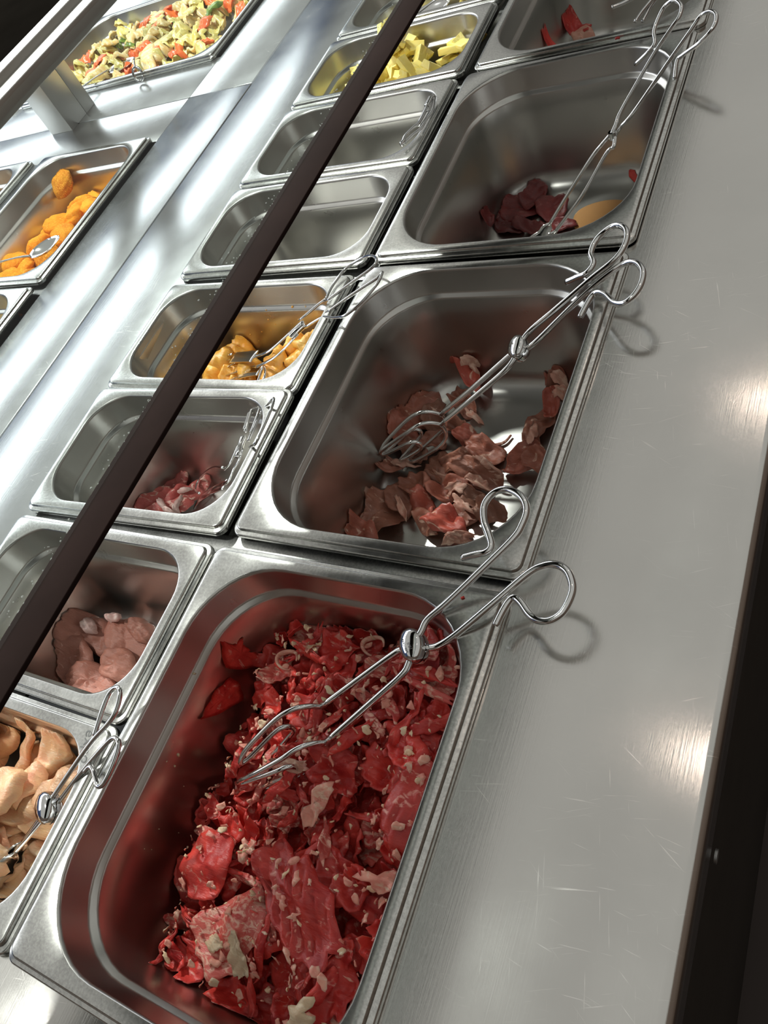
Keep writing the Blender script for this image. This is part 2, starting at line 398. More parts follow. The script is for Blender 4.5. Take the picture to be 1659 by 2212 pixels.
def make_pan(name, label, cx, cy, wx, wy, depth, R, rot=0.0, z=0.0, group='steel food pans', cat='food pan'):
    root = thing(name, label, cat, (cx * .001, cy * .001, z * .001), group)
    hx, hy = wx / 2, wy / 2
    rim = [rrect(hx - i, hy - i, r, zz) for i, zz, r in ((2.0, -8.6, 8), (0.4, -8.8, 10), (0, -8.2, 10), (0, -4.6, 10), (0.5, -3.8, 10), (1.2, -3.5, 9.5), (3.4, -3.3, 8), (4.0, -3.0, 7.5), (4.6, -0.9, 7), (5.0, -0.3, 7), (5.8, 0, 6.5))]
    rim.append(rrect(hx - 12.4, hy - 12.4, R, 0.0)); rim.append(rrect(hx - 13.2, hy - 13.2, R, -0.25))
    V, F = loft(rim); link('rim', fixn(mesh('rim', V, F, angle=35)), M['rim'], root)
    prof = pan_profile(R, depth)
    V, F = loft([rrect(hx - i, hy - i, r, zz) for i, zz, r in prof], True)
    me = mesh('basin', V, [tuple(reversed(f)) for f in F], angle=60)
    link('basin', me, M['pan'], root)
    root.rotation_euler[2] = rot
    PANS[label] = root
    return dict(root=root, cx=cx, cy=cy, hx=hx, hy=hy, R=R, depth=depth, prof=prof)
W2, L2 = 265, 325; W4, L4 = 265, 162
pA = make_pan('food_pan', 'deep steel pan heaped with bright red shredded beef', 129.5, -169, W2, L2, 150, 66, 0.0)
pB = make_pan('food_pan', 'deep steel pan with scattered brown lamb slices and wire tongs', 136.5, 167.5, W2, L2, 150, 66, math.radians(-0.4))
pC = make_pan('food_pan', 'deep steel pan with a few dark red meat slices and orange juice', 137.0, 500.5, W2, L2, 150, 66, math.radians(0.3), 1.2)
pD = make_pan('food_pan', 'deep steel pan with a folded red meat slice behind the juice pan', 140.0, 835.0, W2, L2, 150, 66)
sm = [('small steel pan full of glossy raw chicken beside the beef pan', -136, -252.5),
      ('small steel pan with pale thick pork slices beside the chicken pan', -136.5, -88.5),
      ('small steel pan with streaky pork belly slices and slotted tongs', -136.5, 81.0),
      ('small steel pan with yellow curry chicken and loop handled tongs', -139, 241.5),
      ('empty small steel pan next to the curry chicken pan', -135.5, 413.5),
      ('empty small steel pan with tongs lying on its rim', -137.5, 579.5),
      ('small steel pan heaped with pale yellow vegetable chips', -136.5, 745.5),
      ('small steel pan with a spoon behind the yellow chips', -137.5, 915.0)]
pS = []
for i, (lb, x, y) in enumerate(sm):
    pS.append(make_pan('small_food_pan', lb, x, y, W4, L4, 140, 42, math.radians((0.5, 0.2, 1.2, -0.6, 0.4, -0.2, 0.8, 0.2)[i]), (0, 1.5, 2.5, 0, 1.5, 1.0, 2.0, 0.5)[i], 'small steel food pans'))
pN = make_pan('hot_food_pan', 'steel pan of orange breaded nuggets on the hot counter', -676.5, 509.5, W2, L2, 100, 56, 0, 0, 'hot counter pans')
pM = make_pan('hot_food_pan', 'steel pan of pale slices next to the nugget pan', -683, 176, W2, L2, 100, 56, 0, 0, 'hot counter pans')
pL = make_pan('hot_food_pan', 'steel pan of brown food across the rail from the nuggets', -974, 509.5, W2, L2, 100, 56, 0, 0, 'hot counter pans')
pV = make_pan('hot_food_pan', 'wide steel pan of mixed cooked vegetables behind the post', -808, 1048, 530, L2, 65, 56, 0, 0, 'hot counter pans')
pX = make_pan('hot_food_pan', 'steel pan with brown food behind the post beyond the vegetables', -1236, 1048, W2, L2, 65, 56, 0, 0, 'hot counter pans')

# engraved maker's mark on the chicken pan
def text_mesh(txt, size, depth=0.0):
    cu = bpy.data.curves.new('txt', 'FONT'); cu.body = txt; cu.size = size; cu.extrude = depth; cu.shear = 0.3; cu.resolution_u = 3
    o = bpy.data.objects.new('txt', cu); COL.objects.link(o)
    dg = bpy.context.evaluated_depsgraph_get(); me = bpy.data.meshes.new_from_object(o.evaluated_get(dg))
    bpy.data.objects.remove(o); return me
me = text_mesh('expo', 0.013, 0.0001)
mk = link('engraved_mark', me, M['engrave'], pS[0]['root'])
a = atz(203, 1585, 0); c = atz(196, 1622, 0); dv = c - a
mk.rotation_euler = (0, 0, math.atan2(dv[1], dv[0]) - math.radians(0.5))
q = atz(187, 1578, 0)
mk.location = ((q[0] - pS[0]['cx']) * .001, (q[1] - pS[0]['cy']) * .001, 0.00012)

# ------------------------------------------------------------------ height fields for piles
class HF:
    def __init__(s, pan, step=2.0):
        s.pan = pan; s.step = step
        hx, hy = pan['hx'], pan['hy']
        s.x0, s.y0 = pan['cx'] - hx, pan['cy'] - hy
        s.nx, s.ny = int(2 * hx / step) + 1, int(2 * hy / step) + 1
        X = s.x0 + np.arange(s.nx) * step; Y = s.y0 + np.arange(s.ny) * step
        s.X, s.Y = np.meshgrid(X, Y, indexing='ij')
        # inset distance from the outer edge using a rounded rectangle
        R = pan['R']
        qx = np.abs(s.X - pan['cx']) - (hx - 13 - R); qy = np.abs(s.Y - pan['cy']) - (hy - 13 - R)
        d = np.hypot(np.maximum(qx, 0), np.maximum(qy, 0)) + np.minimum(np.maximum(qx, qy), 0) - R
        ins = 13 - d
        pi = [p[0] for p in pan['prof']]; pz = [p[1] for p in pan['prof']]
        s.H = np.interp(ins, pi, pz)
        s.ins = ins
        s.floor = s.H.copy()
    def get(s, x, y):
        i = np.clip((np.asarray(x) - s.x0) / s.step, 0, s.nx - 1.001); j = np.clip((np.asarray(y) - s.y0) / s.step, 0, s.ny - 1.001)
        a = i.astype(int); b = j.astype(int); fx = i - a; fy = j - b; H = s.H
        return H[a, b] * (1 - fx) * (1 - fy) + H[a + 1, b] * fx * (1 - fy) + H[a, b + 1] * (1 - fx) * fy + H[a + 1, b + 1] * fx * fy
    def wall(s, x, y):
        """inset at a point"""
        i = np.clip(((np.asarray(x) - s.x0) / s.step).astype(int), 0, s.nx - 1); j = np.clip(((np.asarray(y) - s.y0) / s.step).astype(int), 0, s.ny - 1)
        return s.ins[i, j]
    def clampxy(s, x, y, z):
        """keep points inside the basin wall at their height"""
        p = s.pan; pi = [q[0] for q in p['prof']][::-1]; pz = [q[1] for q in p['prof']][::-1]
        need = np.interp(z, pz, pi) + 1.2
        hx = p['hx'] - need; hy = p['hy'] - need
        x = np.clip(x - p['cx'], -hx, hx); y = np.clip(y - p['cy'], -hy, hy)
        r = np.maximum(p['R'] - 10, 12)
        ax = np.abs(x) - (hx - r); ay = np.abs(y) - (hy - r)
        L = np.hypot(np.maximum(ax, 0), np.maximum(ay, 0)); k = np.where((ax > 0) & (ay > 0) & (L > r), r / np.maximum(L, 1e-6), 1.0)
        x2 = np.where(k < 1, np.sign(x) * (hx - r + np.maximum(ax, 0) * k), x); y2 = np.where(k < 1, np.sign(y) * (hy - r + np.maximum(ay, 0) * k), y)
        return x2 + p['cx'], y2 + p['cy']
    def splat(s, x, y, z, rad=2):
        i = ((np.asarray(x) - s.x0) / s.step).round().astype(int); j = ((np.asarray(y) - s.y0) / s.step).round().astype(int)
        for di in range(-rad, rad + 1):
            for dj in range(-rad, rad + 1):
                a = np.clip(i + di, 0, s.nx - 1); b = np.clip(j + dj, 0, s.ny - 1)
                np.maximum.at(s.H, (a, b), z - 0.25 * (abs(di) + abs(dj)))
def px_hit(hf, u, v, field=None):
    """where the pixel's ray meets the pile surface"""
    zs = np.linspace(-3, -152, 300); d = ray(u, v); t = (zs - CAM[2]) / d[2]
    X_, Y_ = CAM[0] + d[0] * t, CAM[1] + d[1] * t
    if field is None: H_ = hf.get(X_, Y_)
    else:
        keep = hf.H; hf.H = field; H_ = hf.get(X_, Y_); hf.H = keep
    ok = np.where((zs <= H_) & (hf.wall(X_, Y_) > 14))[0]
    i_ = ok[0] if len(ok) else len(zs) - 1
    return np.array([X_[i_], Y_[i_], zs[i_]])
def waves(r, k, amp, lo, hi):
    """random sum of sines as a function"""
    A = []
    for _ in range(k):
        a = r.uniform(0, 2 * math.pi); wl = r.uniform(lo, hi); A.append((math.cos(a) * 2 * math.pi / wl, math.sin(a) * 2 * math.pi / wl, r.uniform(0, 6.28), amp * r.uniform(0.5, 1.0)))
    return lambda x, y: sum(q[3] * np.sin(q[0] * x + q[1] * y + q[2]) for q in A)
def slab(r, a, b, th, fold=3.0, wl=(16, 30), jag=0.12, curl=0.0, nr=6, nt=30, power=3, fine=1.0):
    """irregular rounded slice: local top points, bottom points, faces"""
    ph = r.uniform(0, 6.28, 12); am = r.normal(0, 1, 12)
    th_ = np.linspace(0, 2 * math.pi, nt, endpoint=False)
    rad = np.ones(nt)
    for k in range(2, 10): rad += jag * am[k] / k ** 0.6 * np.sin(k * th_ + ph[k])
    rad = np.clip(rad, 0.45, 1.6) + r.uniform(-jag, jag, nt) * 0.45
    f = waves(r, 3, fold / 2, *wl); f2 = waves(r, 4, fine * fold / 5, 6, 11)
    rr = np.array([0.0] + [((k + 1) / nr) ** 0.8 for k in range(nr)])
    X = [0.0]; Y = [0.0]; S = [0.0]
    for k in range(1, nr + 1):
        X += list(rr[k] * rad * np.cos(th_) * a); Y += list(rr[k] * rad * np.sin(th_) * b); S += [rr[k]] * nt
    X = np.array(X); Y = np.array(Y); S = np.array(S)
    mid = f(X, Y) + f2(X, Y) + curl * (Y / max(b, 1)) ** 2 * np.where(Y > 0, 1.0, 0.5)
    half = th / 2 * (1 - S ** power) ** (1 / power) + 0.05
    return X, Y, mid, half, nr, nt
def slab_faces(nr, nt):
    F = []
    def idx(k, t): return 0 if k == 0 else 1 + (k - 1) * nt + t % nt
    N = 1 + nr * nt
    for t in range(nt): F.append((0, idx(1, t), idx(1, t + 1))); F.append((N, N + idx(1, t + 1), N + idx(1, t)))
    for k in range(1, nr):
        for t in range(nt):
            F.append((idx(k, t), idx(k + 1, t), idx(k + 1, t + 1), idx(k, t + 1)))
            F.append((N + idx(k, t), N + idx(k, t + 1), N + idx(k + 1, t + 1), N + idx(k + 1, t)))
    for t in range(nt): F.append((idx(nr, t), N + idx(nr, t), N + idx(nr, t + 1), idx(nr, t + 1)))
    return F
FC = {}
def lay(hf, r, x, y, a, b, ang, th=2.2, fold=3.0, wl=(16, 30), jag=0.12, curl=0.0, drape=0.75, lift=0.0, nr=6, nt=30, tilt=(0, 0), power=3, update=True, fine=1.0):
    """drape one slice on the pile; returns V, F in world mm"""
    X, Y, mid, half, nr, nt = slab(r, a, b, th, fold, wl, jag, curl, nr, nt, power, fine)
    ca, sa = math.cos(ang), math.sin(ang)
    wx = x + X * ca - Y * sa; wy = y + X * sa + Y * ca
    h = hf.get(wx, wy)
    k = 5.0
    hb = (h + hf.get(wx + k, wy) + hf.get(wx - k, wy) + hf.get(wx, wy + k) + hf.get(wx, wy - k)) / 5
    hm = min(np.percentile(hb, 55), hb[0] + 3); up_ = max(6.0, 0.4 * a)
    hb = np.minimum(hb, hm + up_)
    z = drape * hb + (1 - drape) * hm + mid - min(0, mid.min()) * 0.55 + half * 0.6 + lift + tilt[0] * (wx - x) + tilt[1] * (wy - y)
    z = np.minimum(z, -2)
    wx, wy = hf.clampxy(wx, wy, z)
    z = np.maximum(z, np.minimum(hf.get(wx, wy) * 0.5 + z * 0.5, z + 3))
    fl = hf.floor[np.clip(((wx - hf.x0) / hf.step).astype(int), 0, hf.nx - 1), np.clip(((wy - hf.y0) / hf.step).astype(int), 0, hf.ny - 1)] + half + 0.3
    z = np.maximum(z, np.minimum(fl, z + 5))
    if update: hf.splat(wx, wy, z + half * 0.6)
    V = np.concatenate([np.stack([wx, wy, z + half], 1), np.stack([wx, wy, z - half], 1)])
    key = (nr, nt)
    if key not in FC: FC[key] = slab_faces(nr, nt)
    return V, FC[key]
def put(name, V, F, mat, label, cat, group=None, parent=None, angle=180):
    me, loc = origin_mesh(V, F, angle=angle)
    o = link(name, me, mat, None, loc)
    if label: tag(o, label, cat, group)
    return o

# ------------------------------------------------------------------ red beef heap
r = np.random.default_rng(11)
hA = HF(pA)
sx = np.clip((hA.X - 30) / 210, 0, 1)
base = -114 + 50 * sx - 30 * np.clip((-200 - hA.Y) / 110, 0, 1) - 12 * np.clip((hA.Y + 60) / 40, 0, 1)
bw = waves(r, 6, 2.2, 25, 70)
base = base + bw(hA.X, hA.Y)
inside = hA.floor < base - 1
hA.H = np.where(inside, base, hA.floor)
# underlying shreds: one bumpy layer that fills the pan
nx, ny = 74, 92
gx = np.linspace(26, 236, nx); gy = np.linspace(-305, -32, ny)
GX, GY = np.meshgrid(gx, gy, indexing='ij')
keep_ = hA.H; hA.H = base; GZ = hA.get(GX, GY) + waves(r, 8, 1.1, 6, 16)(GX, GY); hA.H = hA.floor; GF = hA.get(GX, GY); hA.H = keep_
V = np.stack([GX.ravel(), GY.ravel(), GZ.ravel()], 1)
F = [(i * ny + j, (i + 1) * ny + j, (i + 1) * ny + j + 1, i * ny + j + 1) for i in range(nx - 1) for j in range(ny - 1) if GF[i, j] < GZ[i, j] + 1]
used_ = sorted({q for f in F for q in f}); mp_ = {q: k for k, q in enumerate(used_)}; V = V[used_]; F = [tuple(mp_[q] for q in f) for f in F]
o = put('shredded_beef', V, F, M['beef'], 'layer of red shredded beef under the loose slices in the beef pan', 'beef', None)
o['kind'] = 'stuff'
# loose slices
LB = 'crumpled red beef slice in the heaped beef pan'
def in_heap(x, y, m_=4):
    i_, j_ = int((x - hA.x0) / 2), int((y - hA.y0) / 2)
    return hA.floor[i_, j_] < base[i_, j_] - m_
pts = []
for k in range(4000):
    x, y = r.uniform(34, 236), r.uniform(-308, -34)
    if not in_heap(x, y, 8): continue
    if all((x - q[0]) ** 2 + (y - q[1]) ** 2 > 10.5 ** 2 for q in pts): pts.append((x, y))
    if len(pts) >= 255: break
r.shuffle(pts)
for k, (x, y) in enumerate(pts):
    sz = r.choice([0, 1, 2], p=[0.42, 0.40, 0.18])
    a = (r.uniform(8, 12), r.uniform(12, 17), r.uniform(17, 24))[sz]; b = a * r.uniform(0.5, 0.9)
    fold = r.uniform(3.0, 6.5); th = r.uniform(1.4, 2.6)
    V, F = lay(hA, r, x, y, a, b, r.uniform(0, 6.28), th, fold, (a * 0.8, a * 1.7), 0.13, curl=r.choice([0, 0, 4, 8]), drape=0.65, tilt=(r.normal(0, .2), r.normal(0, .2)), nr=7, nt=36)
    if r.random() > 0.22: put('beef_slice', V, F, M['beef'], LB, 'beef slice', 'red beef slices in the heap')
    else: put('marbled_beef_slice', V, F, M['beef_pale'], 'crumpled pale pink marbled beef slice in the heaped beef pan', 'beef slice', 'pale marbled beef slices in the heap')
# narrow rolled strips
for k in range(40):
    while True:
        x, y = r.uniform(45, 225), r.uniform(-295, -45)
        if in_heap(x, y, 14): break
    V, F = lay(hA, r, x, y, r.uniform(14, 26), r.uniform(3, 5), r.uniform(0, 6.28), r.uniform(2, 3), r.uniform(2, 5), (12, 24), 0.16, drape=0.7, nr=4, nt=24, power=2)
    if r.random() > 0.3: put('beef_strip', V, F, M['beef'], 'narrow red beef strip in the heaped beef pan', 'beef strip', 'red beef strips in the heap')
    else: put('marbled_beef_strip', V, F, M['beef_pale'], 'narrow pale marbled beef strip in the heaped beef pan', 'beef strip', 'pale beef strips in the heap')
# slices that can be told apart
def px_lay(hf, u, v, z, a, b, angpx, **kw):
    c = px_hit(hf, u, v); z = c[2]; d = atz(u + 20 * math.cos(angpx), v + 20 * math.sin(angpx), z) - c
    return lay(hf, kw.pop('r', r), c[0], c[1], a, b, math.atan2(d[1], d[0]), **kw)
V, F = px_lay(hA, 655, 1955, -62, 46, 23, math.radians(62), th=2.6, fold=5, wl=(35, 60), jag=0.09, drape=0.35, lift=3, nr=9, nt=44)
put('large_beef_slice', V, F, M['beef'], 'large smooth oval red beef slice lying on top of the heap', 'beef slice')
V, F = px_lay(hA, 495, 2010, -85, 34, 24, math.radians(-30), th=2.2, fold=3, wl=(30, 50), jag=0.1, drape=0.4, lift=2, nr=8, nt=36)
put('beef_slice', V, F, M['beef_pale'], 'pale pink beef slice with creamy fat beside the large oval slice', 'beef slice')
V, F = px_lay(hA, 900, 1745, -55, 28, 22, math.radians(-60), th=2.2, fold=2, wl=(30, 50), jag=0.05, drape=0.4, lift=2, nr=8, nt=36)
put('beef_slice', V, F, M['beef'], 'flat smooth beef slice lying against the right pan wall', 'beef slice')
V, F = px_lay(hA, 450, 1870, -85, 24, 21, math.radians(-60), th=2.6, fold=3, wl=(30, 50), jag=0.06, drape=0.4, lift=2, nr=8, nt=36)
put('beef_slice', V, F, M['beef'], 'rounded dark beef slice at the left side of the heap', 'beef slice')
# slices stuck to the steel wall
def on_wall(hf, u, v, xw, pts2, mat, label):
    """piece stuck flat to the left basin wall, outline given in pixels"""
    poly = [px_hit(hf, a, b, hf.floor) for a, b in pts2]
    c = px_hit(hf, *np.mean(pts2, axis=0), hf.floor); nn = len(poly); V = []
    rings = 4
    for side in (0, 1):
        V.append(c + np.array([3.4 - side * 2.4, 0, 0]))
        for k in range(1, rings + 1):
            for i, q in enumerate(poly):
                s_ = k / rings; wv = 1.2 * math.sin(i * 1.7 + k)
                V.append(c + (q - c) * s_ + np.array([2.0 + wv * s_ + (0 if side == 0 else -2.2 * (1 - s_ ** 3)), 0, 0]))
    F = slab_faces(rings, nn); V = np.array(V)
    return put('beef_slice', V, F, mat, label, 'beef slice')
def dense(pl, k=3):
    return [tuple(q) for q in crom([np.array(p) for p in pl + [pl[0]]], k)][:-1]
on_wall(hA, 0, 0, 26, dense([(470, 1378), (500, 1392), (520, 1375), (525, 1395), (545, 1405), (572, 1432), (550, 1440), (515, 1445), (482, 1440), (476, 1405)]), M['beef'], 'red beef scrap stuck high on the steel pan wall')
on_wall(hA, 0, 0, 28, dense([(495, 1462), (515, 1478), (520, 1510), (480, 1535), (430, 1554), (438, 1535), (455, 1500), (478, 1475)]), M['beef'], 'pointed red beef slice stuck to the pan wall below the scrap')
# fat shreds, too small to pick apart
def shreds(hf, r, n, xr, yr, lo, hi, lift=1.2):
    parts = []
    for k in range(n):
        x, y = r.uniform(*xr), r.uniform(*yr)
        if not in_heap(x, y, 10): continue
        a = r.uniform(lo, hi)
        a = lo + (hi - lo) * r.random() ** 2.2
        V, F = lay(hf, r, x, y, a, a * r.uniform(0.35, 0.9), r.uniform(0, 6.28), r.uniform(0.9, 2.0), r.uniform(0.8, 3.0), (4, 9), 0.22, drape=0.9, lift=lift * r.uniform(0.2, 1.0), nr=3, nt=11, update=False)
        parts.append((V, F))
    V = np.concatenate([p[0] for p in parts]); F = []; o = 0
    for p in parts: F += [tuple(i + o for i in f) for f in p[1]]; o += len(p[0])
    return V, F
V, F = shreds(hA, r, 330, (36, 234), (-306, -36), 1.0, 4.8)
o = put('fat_shreds', V, F, M['fat'], 'small pink shreds of fat scattered over the red beef', 'fat shreds'); o['kind'] = 'stuff'
V, F = shreds(hA, r, 130, (36, 234), (-306, -36), 1.2, 4.0)
o = put('cream_fat_crumbs', V, F, M['cream'], 'small cream coloured fat crumbs over the red beef', 'fat crumbs'); o['kind'] = 'stuff'
for u, v, a, b, an, lb in ((520, 2070, 13, 8, 1.3, 'cream fat patch on the pale pink beef slice'), (470, 2040, 8, 5, 0.2, 'small cream fat chip near the pale pink beef slice'),
                           (640, 2195, 14, 7, -0.5, 'broad cream fat edge at the foot of the heap'), (690, 1745, 19, 7, -0.9, 'streaky pale fat strip beside the long beef strip'),
                           (630, 1655, 20, 5, 0.2, 'white marbled fat strip near the tong tips'), (830, 1905, 12, 7, 0.1, 'pale fat flap on the right of the heap')):
    V, F = px_lay(hA, u, v, -70, a, b, an, th=1.8, fold=3, wl=(10, 16), jag=0.2, drape=0.7, lift=1.5, nr=5, nt=26)
    put('fat_piece', V, F, M['cream'] if 'cream' in lb else M['fat'], lb, 'fat')
# pale fat rings
for (u, v), lb in (((622, 1425), 'curled ring of pale fat at the back of the heap'), ((808, 1395), 'twisted ring of pale fat near the tong pivot')):
    c = atz(u, v, -66); zt = float(hA.get(c[0], c[1])) + 4
    c = atz(u, v, zt)
    ringp = [c + np.array([9.5 * math.cos(t), 8 * math.sin(t), 2.2 * math.sin(2 * t + 1)]) for t in np.linspace(0, 5.2, 26)]
    V, F = tube(ringp, 1.6, 8, flat=(lambda s: 0.5 + 1.3 * math.sin(math.pi * min(max(s, .05), .95)), lambda s: 0.4 + 1.9 * math.sin(math.pi * min(max(s, .05), .95))))
    put('fat_ring', np.array(V), F, M['fat'], lb, 'fat')

# ------------------------------------------------------------------ lamb
r = np.random.default_rng(23)
hB = HF(pB)
LL = 'thin folded brown lamb slice in the tongs pan'
lam = [(905, 905, 34, 20, -45), (860, 920, 20, 14, 40), (940, 905, 20, 11, -70), (1018, 815, 24, 10, 65), (1005, 880, 22, 11, 50), (990, 935, 18, 9, 20), (1010, 945, 16, 9, 10),
       (825, 1120, 34, 24, -25), (865, 1075, 22, 15, 60), (900, 1050, 18, 14, 20), (850, 1020, 20, 10, 0), (920, 1105, 20, 11, 70), (925, 1135, 17, 9, 45), (960, 1020, 26, 15, 60),
       (1000, 1010, 26, 12, 10), (1050, 985, 26, 13, 25), (1030, 1030, 28, 12, 20), (975, 1065, 22, 12, -10), (1000, 1120, 26, 14, -30), (960, 1130, 22, 13, 10), (1035, 1095, 22, 9, 20), (1060, 1110, 16, 9, 10),
       (1165, 925, 26, 14, -55), (1150, 960, 20, 9, 80), (1140, 1010, 24, 12, -20), (1165, 1005, 18, 10, 10), (1205, 830, 13, 10, 30), (1205, 860, 13, 8, -30), (1195, 880, 17, 8, -60), (780, 1150, 20, 11, 10), (900, 985, 18, 10, 30), (940, 965, 20, 10, -20)]
for k, (u, v, a, b, an) in enumerate(lam):
    V, F = px_lay(hB, u, v, -141, a * 1.02, b * 1.05, math.radians(an), th=r.uniform(2.8, 4.2), fold=r.uniform(6, 11), wl=(a * 1.0, a * 2.0), jag=0.085, curl=r.choice([0, 6, 11]), drape=0.65, nr=8, nt=36, r=r, fine=0.45)
    put('lamb_slice', V, F, M['lamb'], LL, 'lamb slice', 'brown lamb slices')
for u, v, a, b, an in ((1015, 782, 10, 4, 10), (1025, 905, 13, 4, 30), (1050, 1000, 14, 3.5, 20), (870, 1000, 13, 6, 10), (870, 1100, 14, 4, 70), (985, 1055, 14, 7, 10), (1000, 1095, 12, 5, 40), (1150, 940, 13, 5, -80), (1208, 818, 9, 6, 0), (1215, 850, 9, 5, -20), (990, 1160, 18, 4, -15), (1035, 1050, 14, 6, 20)):
    V, F = px_lay(hB, u, v, -136, a, b, math.radians(an), th=2.4, fold=3, wl=(9, 18), jag=0.18, drape=0.8, lift=0.6, nr=5, nt=24, r=r)
    put('fat_trimming', V, F, M['lambfat'], 'pale trimming of fat on the brown lamb slices', 'fat', 'pale lamb fat trimmings')
q = [atz(u, v, -147) for u, v in ((1045, 965), (1070, 962), (1090, 955), (1104, 940))]
V, F = tube(crom(q, 4), 2.2, 8, flat=(lambda s: 3.0 - 1.8 * s, lambda s: 2.2 - 1.2 * s)); put('lamb_shred', np.array(V), F, M['lamb'], 'thin curled lamb shred on the bare pan floor', 'lamb shred')

# ------------------------------------------------------------------ dark meat, orange juice
hC = HF(pC)
for k, (u, v, a, b, an, lb) in enumerate(((1095, 490, 30, 18, 10, 'dark meat slice folded at the left of its pan'), (1130, 460, 32, 24, -20, 'dark meat slice with frosty surface in the middle of its pile'), (1155, 430, 24, 16, -60, 'dark meat slice standing at the back of its pile'),
                                (1195, 455, 24, 20, 60, 'rounded dark meat slice lying under the wire arms'), (1060, 490, 12, 9, 70, 'small curled dark meat piece at the pile edge'), (1150, 500, 26, 12, 0, 'dark meat slice at the near side of its pile'), (1215, 495, 18, 10, -10, 'dark meat offcut beside the orange juice'))):
    V, F = px_lay(hC, u, v, -135, a, b, math.radians(an), th=4.5, fold=6, wl=(30, 60), jag=0.06, curl=6, drape=0.5, nr=8, nt=36, r=r, fine=0.4)
    put('dark_meat_slice', V, F, M['darkmeat'], lb, 'meat slice')
c = atz(1300, 478, -149); jz = -147.9
hj = [];
for t in np.linspace(0, 2 * math.pi, 40, endpoint=False):
    hj.append((c[0] + 36 * math.cos(t) * (1 + 0.1 * math.sin(3 * t)), c[1] + 5 + 36 * math.sin(t) * (1 + 0.08 * math.cos(2 * t)), jz))
cc = (c[0], c[1] + 5, jz)
Vj = []; Fj = []
for zz, s in ((-148.9, 1.0), (-148.3, 0.985), (jz, 0.93)):
    Vj += [(cc[0] + (p[0] - cc[0]) * s, cc[1] + (p[1] - cc[1]) * s, zz) for p in hj]
for i in range(2):
    for k in range(40): Fj.append((i * 40 + k, i * 40 + (k + 1) % 40, (i + 1) * 40 + (k + 1) % 40, (i + 1) * 40 + k))
Fj.append(tuple(80 + k for k in range(40)))
put('juice_puddle', np.array(Vj), Fj, M['juice'], 'shallow orange puddle of meat juice on the pan floor', 'juice')
V, F = px_lay(hC, 1370, 382, -130, 8, 4, 0.3, th=2, fold=1, jag=0.1, nr=4, nt=18, r=r)
put('meat_scrap', V, F, M['beef'], 'tiny red meat scrap at the corner of the juice pan', 'meat scrap')
cr = atz(1334, 85, 0)
V, F = tube([cr + [-2.5, 0, 1.0], cr + [0, 0.5, 1.4], cr + [2.5, 0, 1.0]], 1.3, 8); put('meat_crumb', np.array(V), F, M['beef'], 'tiny red meat crumb on the rim of the juice pan', 'meat crumb')
cr = atz(1000, 1292, 0)
V, F = tube([cr + [-1, -0.6, 0.7], cr + [0, 0, 0.9], cr + [1, 0.8, 0.7]], 0.8, 8); put('meat_crumb', np.array(V), F, M['beef'], 'tiny red meat crumb on the rim of the beef pan', 'meat crumb')
hD = HF(pD)
for u, v, a, b, an, lb in ((1235, 85, 34, 14, 0, 'folded red meat slice in the farthest large pan'), (1180, 90, 22, 9, -10, 'red meat strip at the left of the farthest large pan'), (1265, 95, 26, 12, 10, 'pale pink meat slice in the farthest large pan')):
    V, F = px_lay(hD, u, v, -118, a, b, math.radians(an), th=5, fold=6, wl=(35, 60), jag=0.06, curl=6, drape=0.4, lift=6 if 'folded' in lb else 2, nr=7, nt=34, r=r, fine=0.4)
    put('red_meat_slice', V, F, M['beef'] if 'red' in lb else M['lambfat'], lb, 'meat slice')

# ------------------------------------------------------------------ pork belly, pork, chicken, curry
hP = HF(pS[2])
for u, v, a, b, an, lb in ((385, 1075, 30, 11, -45, 'streaky belly slice standing at the back of the belly pan'), (345, 1090, 26, 10, -40, 'streaky belly slice at the left of the belly pan'), (405, 1090, 26, 9, -50, 'streaky belly slice in the middle of the belly pan'),
                         (440, 1075, 22, 9, -45, 'streaky belly slice under the spoon of the tongs'), (375, 1105, 28, 8, -20, 'streaky belly slice against the near wall of the belly pan')):
    V, F = px_lay(hP, u, v, -112, a, b, math.radians(an), th=6, fold=4, wl=(25, 45), jag=0.07, drape=0.45, lift=8, nr=7, nt=32, r=r)
    put('pork_belly_slice', V, F, M['bellypink'], lb, 'pork slice')
for u, v, a, b, an in ((352, 1090, 12, 3.4, 60), (385, 1095, 13, 3.2, -60), (402, 1062, 8, 3, -30), (365, 1105, 9, 3, 20)):
    V, F = px_lay(hP, u, v, -100, a, b, math.radians(an), th=4, fold=2, wl=(12, 24), jag=0.12, drape=0.7, lift=1, nr=5, nt=22, r=r)
    put('pork_fat_strip', V, F, M['porkwhite'], 'white strip of fat on the streaky belly slices', 'fat', 'white fat strips in the belly pan')
hQ = HF(pS[1])
